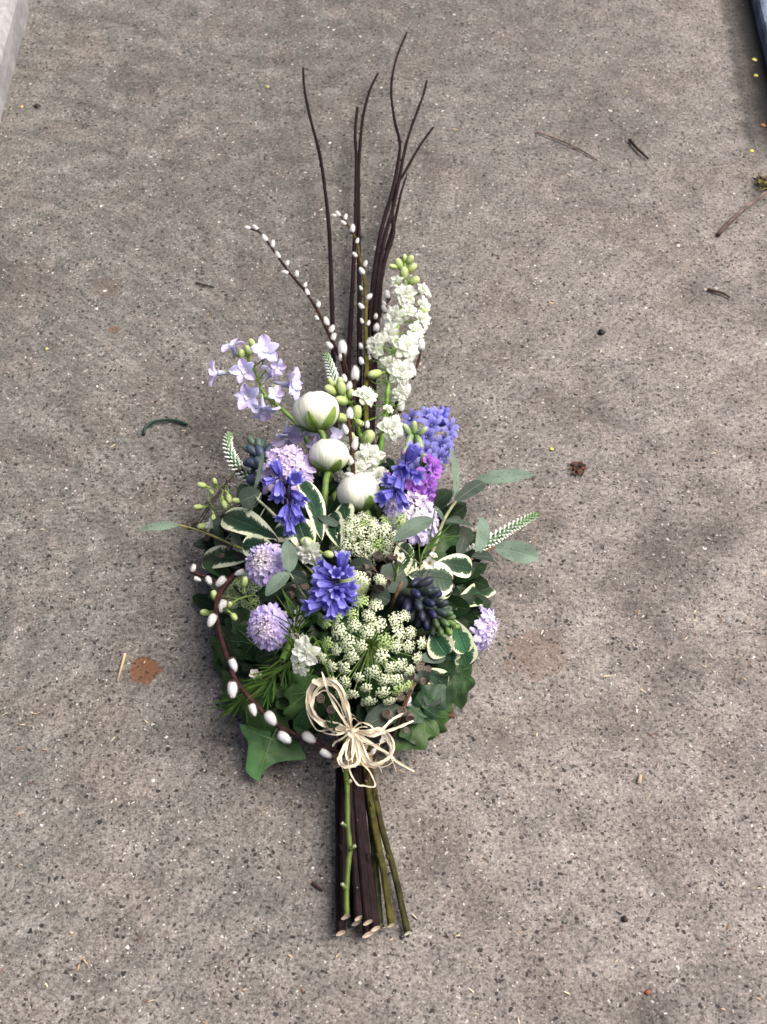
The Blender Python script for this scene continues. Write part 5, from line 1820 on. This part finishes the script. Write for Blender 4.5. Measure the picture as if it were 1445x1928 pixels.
# right loop
for (dx, dy, dz, w) in ((0, 0, 0, 9), (-3, 4, -.002, 6), (4, -3, .003, 5)):
    o_ = lambda x, y, z: (x + dx, y + dy, z + dz)
    ribbon('loop', [KN, o_(690, 1378, .098), o_(712, 1374, .10), o_(727, 1382, .098), o_(737, 1400, .094), o_(736, 1420, .09), o_(722, 1434, .085), o_(702, 1438, .082), o_(688, 1425, .082), o_(676, 1398, .086), KN], w)
ribbon('loop', [KN, (680, 1360, .096), (700, 1368, .096), (704, 1385, .094), (690, 1378, .09), KN], 5)
# lower left loop
for (dx, dy, dz, w) in ((0, 0, 0, 8), (4, -2, .002, 6)):
    o_ = lambda x, y, z: (x + dx, y + dy, z + dz)
    ribbon('loop', [KN, o_(655, 1395, .09), o_(643, 1415, .086), o_(638, 1430, .082), o_(646, 1442, .08), o_(660, 1444, .08), o_(670, 1440, .08), o_(674, 1425, .084), o_(668, 1395, .09), KN], w)
ribbon('loop', [KN, (670, 1400, .09), (664, 1425, .086), (655, 1430, .084), (652, 1415, .086), (660, 1390, .09)], 5)
# hanging thin loop
ribbon('loop', [(663, 1380, .09), (657, 1440, .07), (672, 1475, .056), (686, 1479, .052), (704, 1481, .05), (707, 1474, .05), (696, 1452, .056), (680, 1432, .07), (668, 1390, .088)], 4.5, .3)
# tails
ribbon('tail', [KN, (690, 1393, .094), (720, 1413, .084), (750, 1434, .07), (781, 1453, .055)], 8, .3)
ribbon('tail', [KN, (680, 1392, .095), (705, 1404, .09), (733, 1420, .08), (748, 1436, .07)], 6)
ribbon('tail', [KN, (700, 1385, .10), (725, 1378, .10), (752, 1368, .098), (779, 1357, .096)], 8, .4)
ribbon('tail', [(700, 1386, .096), (722, 1372, .10), (740, 1354, .10), (766, 1340, .10)], 7, .4)
ribbon('tail', [KN, (640, 1345, .115), (622, 1310, .135), (614, 1288, .145), (606, 1265, .15)], 7)
ribbon('tail', [(606, 1290, .138), (596, 1284, .142), (588, 1280, .145)], 14, .1)
ribbon('tail', [KN, (640, 1382, .084), (628, 1380, .078), (624, 1384, .074)], 7)
ribbon('tail', [KN, (645, 1390, .085), (632, 1398, .076), (626, 1406, .07)], 6)
for pts in ([(735, 1424, .085), (742, 1438, .078), (747, 1454, .07)], [(700, 1439, .08), (720, 1444, .075), (738, 1436, .075), (744, 1424, .08)], [(690, 1430, .08), (712, 1440, .076), (720, 1456, .07)], [(640, 1430, .08), (648, 1455, .06), (657, 1462, .055)], [(676, 1398, .09), (692, 1402, .09), (715, 1400, .095), (733, 1392, .096)]):
    ribbon('wisp', pts, 1.8, .2)
for (a, b) in (((674, 1395, .09), (676, 1438, .08)), ((668, 1392, .092), (690, 1432, .078)), ((664, 1390, .092), (664, 1436, .082)), ((672, 1390, .09), (698, 1434, .076))):
    ribbon('tail', [KN, a, b], 6)
for k in range(9):
    a_ = rnd(0, 6.28)
    l_ = rnd(25, 60)
    ribbon('wisp', [KN, (663 + math.cos(a_) * l_ * .5 + rnd(-6, 6), 1376 + math.sin(a_) * l_ * .4, .094), (663 + math.cos(a_ + .4) * l_, 1380 + math.sin(a_ + .4) * l_ * .8, .085), (663 + math.cos(a_ + .9) * l_, 1390 + math.sin(a_ + .9) * l_ * .8, .08)], 2.4, .4)
# knot and wraps
ribbon('knot', [(655, 1366, .09), (660, 1378, .098), (666, 1388, .094)], 16, .1)
ribbon('knot', [(650, 1380, .088), (663, 1376, .100), (676, 1374, .09)], 10, .1)
for k in range(6):
    y = 1414 + k * 4.5
    pts = []
    for i in range(13):
        a = R(-100 + 200 * i / 12)
        pts.append((668 + math.sin(a) * 41 + rnd(-.8, .8), y + rnd(-1.5, 1.5) + 8 * abs(math.sin(a)), .036 + math.cos(a) * .030))
    ribbon('wrap', pts, 7, .2, colr=(0.55, 0.40, 0.25))

# ------------------------------------------------------------------ bits lying on the concrete
twig('stray_twig', 'thin dry grass stalk lying on the concrete at upper right', 'stalk', [(1012, 248, .003), (1050, 262, .004), (1090, 280, .003), (1126, 302, .003)], .0013, .0009, (0.17, 0.12, 0.085), (0.14, 0.10, 0.07), cap=None)
twig('stray_twig', 'short black stick on the concrete at upper right', 'twig', [(1186, 263, .004), (1196, 275, .005), (1208, 287, .005), (1221, 299, .004)], .0024, .0016, (0.018, 0.013, 0.011), (0.025, 0.018, 0.014), cap=None)
twig('stray_twig', 'forked pale brown twig coming in from the right edge', 'twig', [(1352, 443, .004), (1372, 420, .006), (1400, 394, .008), (1425, 375, .01), (1450, 358, .014)], .003, .0022, (0.075, 0.045, 0.038), (0.26, 0.2, 0.18), cap=None)
twig('green_wire', 'short curved green florist wire on the concrete at left', 'wire', [(271, 818, .003), (274, 805, .004), (288, 795, .005), (312, 791, .005), (335, 793, .004), (353, 800, .003)], .0019, .0019, (0.008, 0.052, 0.032), (0.010, 0.05, 0.03), cap=None, mat=M_STEM)
twig('straw_piece', 'pale straw splinter beside the rust stain', 'straw', [(221, 1283, .002), (228, 1260, .003), (236, 1231, .003)], .0009, .0017, (0.38, 0.26, 0.16), (0.62, 0.5, 0.32), cap=None, mat=M_RAFFIA)
twig('stray_twig', 'dark crooked twig fragment at the right edge of the concrete', 'twig', [(1333, 545, .003), (1350, 549, .004), (1362, 552, .004), (1375, 560, .003)], .0022, .0014, (0.035, 0.024, 0.018), (0.05, 0.03, 0.02), cap=None)
twig('stray_twig', 'tiny dark twig on the concrete below left of the ivy leaf', 'twig', [(588, 1662, .002), (598, 1669, .003), (608, 1677, .002)], .0016, .0012, (0.05, 0.025, 0.02), (0.04, 0.02, 0.02), cap=None)
twig('stray_twig', 'thin dark splinter on the concrete left of the willow catkins', 'twig', [(370, 532, .002), (385, 536, .003), (403, 540, .002)], .0014, .001, (0.04, 0.035, 0.03), (0.04, 0.035, 0.03), cap=None)
twig('straw_piece', 'pale bark chip on the concrete at lower right', 'straw', [(1203, 1474, .002), (1205, 1468, .004), (1206, 1461, .002)], .0024, .002, (0.5, 0.38, 0.25), (0.5, 0.38, 0.25), cap=None, mat=M_RAFFIA)


def crumb(name, label, cat, px, py, rp, colr, seed, flat=.4, group=None):
    rr = random.Random(seed)
    c = W(px, py, rp * .00055 * flat)
    m = MB()
    r = rp * pxm(c)
    rows = []
    for i in range(6):
        th = math.pi * i / 5
        rows.append([m.add(c + Vector((math.cos(a) * math.sin(th) * r * (1 + rr.uniform(-.35, .35)), math.sin(a) * math.sin(th) * r * (1 + rr.uniform(-.35, .35)), math.cos(th) * r * flat)), colr, (0, 0)) for a in [2 * math.pi * j / 8 for j in range(8)]])
    m.rows(rows, True)
    o = m.build(name, M_NUT)
    tag(o, label, cat, group)
    return o


YP = 'yellow petals fallen by the slate'
crumb('yellow_petal', 'tiny yellow petal highest beside the slate edge', 'petal', 1421, 112, 5, (0.5, 0.48, 0.1), 1, .3, YP)
crumb('yellow_petal', 'tiny yellow petal second from the top beside the slate edge', 'petal', 1424, 142, 4, (0.5, 0.45, 0.1), 2, .3, YP)
crumb('yellow_petal', 'tiny yellow petal in the dark dirt above the brown leaf litter', 'petal', 1416, 284, 4, (0.5, 0.46, 0.1), 3, .3, YP)
crumb('yellow_petal', 'lone yellow crumb left of the tallest twigs near the top', 'petal', 504, 163, 3.4, (0.45, 0.4, 0.12), 4, .4)
crumb('yellow_petal', 'lone yellow crumb by the pale block at top left', 'petal', 42, 201, 3.4, (0.45, 0.33, 0.1), 5, .4)
crumb('yellow_petal', 'lone yellow crumb on the concrete at the left edge, mid height', 'petal', 88, 657, 3.4, (0.45, 0.4, 0.15), 6, .4)
crumb('yellow_petal', 'lone yellow crumb on the concrete right of the blue hyacinth', 'petal', 1039, 845, 4, (0.5, 0.45, 0.1), 7, .4)
m = MB()
for k in range(46):
    c = W(1443 + rnd(-18, 14), 346 + rnd(-12, 12), rnd(.002, .012))
    d = Vector((rnd(-1, 1), rnd(-1, 1), rnd(-.4, .6))).normalized() * rnd(.004, .009)
    m.leaf(c - d, c + d, rnd(.003, .006), Vector((rnd(-.6, .6), rnd(-.6, .6), 1)), rng.choice([(0.05, 0.035, 0.014), (0.03, 0.022, 0.012), (0.075, 0.06, 0.02), (0.16, 0.14, 0.03)]), nu=4, nv=2)
tag(m.build('leaf_litter', M_NUT), 'brownish clump of moss and leaf litter at the right edge', 'litter')
crumb('leaf_litter', 'small brown leaf fragment in the dark dirt at right', 'litter', 1437, 236, 6, (0.22, 0.09, 0.045), 9, .3)
crumb('black_seed', 'round black seed on the concrete at right, level with the veronica tip', 'seed', 1133, 625, 7, (0.012, 0.01, 0.01), 10, .6)
crumb('black_seed', 'black speck of grit near the bottom right on the concrete', 'seed', 1176, 1731, 6, (0.012, 0.011, 0.01), 11, .5)
crumb('black_seed', 'black speck near the pale block at top left', 'seed', 70, 199, 6, (0.015, 0.013, 0.012), 12, .4)
m = MB()
for k in range(34):
    c = W(1089 + rnd(-15, 14), 881 + rnd(-11, 12), rnd(.001, .005))
    d = Vector((rnd(-1, 1), rnd(-1, 1), rnd(-.3, .5))).normalized() * rnd(.002, .005)
    m.leaf(c - d, c + d, rnd(.002, .0045), Vector((rnd(-.6, .6), rnd(-.6, .6), 1)), rng.choice([(0.05, 0.02, 0.012), (0.03, 0.014, 0.01), (0.09, 0.04, 0.02)]), nu=4, nv=2)
tag(m.build('brown_seed', M_NUT), 'crumbly brown seed head lying right of the blue hyacinth', 'seed')
crumb('brown_seed', 'rusty brown crumb at the bottom right corner of the concrete', 'seed', 1220, 1868, 6, (0.16, 0.05, 0.02), 14, .4)

# loose grit standing proud of the slab
m = MB()
for k in range(1700):
    px, py = rnd(-60, 1505), rnd(-40, 1980)
    r = rnd(.0005, .0014)
    c = W(px, py, r * .4)
    cc = rng.choice([(0.42, 0.4, 0.37), (0.24, 0.22, 0.2), (0.02, 0.019, 0.018), (0.03, 0.026, 0.024), (0.16, 0.12, 0.09), (0.015, 0.015, 0.017)])
    pts = [Vector((rnd(.6, 1.2) * r, 0, 0)), Vector((0, rnd(.6, 1.2) * r, 0)), Vector((-rnd(.6, 1.2) * r, 0, 0)), Vector((0, -rnd(.6, 1.2) * r, 0))]
    rot = Matrix.Rotation(rnd(0, 6), 3, 'Z')
    ids = [m.add(c + rot @ p, cc) for p in pts]
    tp = m.add(c + Vector((0, 0, r * .7)), cc)
    for j in range(4):
        m.face(ids[j], ids[(j + 1) % 4], tp)
for k in range(420):
    px, py = rnd(-60, 1505), rnd(-40, 1980)
    c = W(px, py, .0012)
    d = Vector((rnd(-1, 1), rnd(-1, 1), 0)).normalized() * rnd(.0015, .0045)
    cc = rng.choice([(0.42, 0.32, 0.2), (0.3, 0.2, 0.12), (0.02, 0.015, 0.012), (0.03, 0.022, 0.016), (0.12, 0.05, 0.025), (0.5, 0.42, 0.3)])
    m.leaf(c - d, c + d, rnd(.0006, .0018), Vector((rnd(-.4, .4), rnd(-.4, .4), 1)), cc, bend=.1, nu=3, nv=2)
gr = m.build('grit', M_NUT, smooth=False)
gr['kind'] = 'stuff'
tag(gr, 'fine loose grit scattered over the concrete', 'grit')
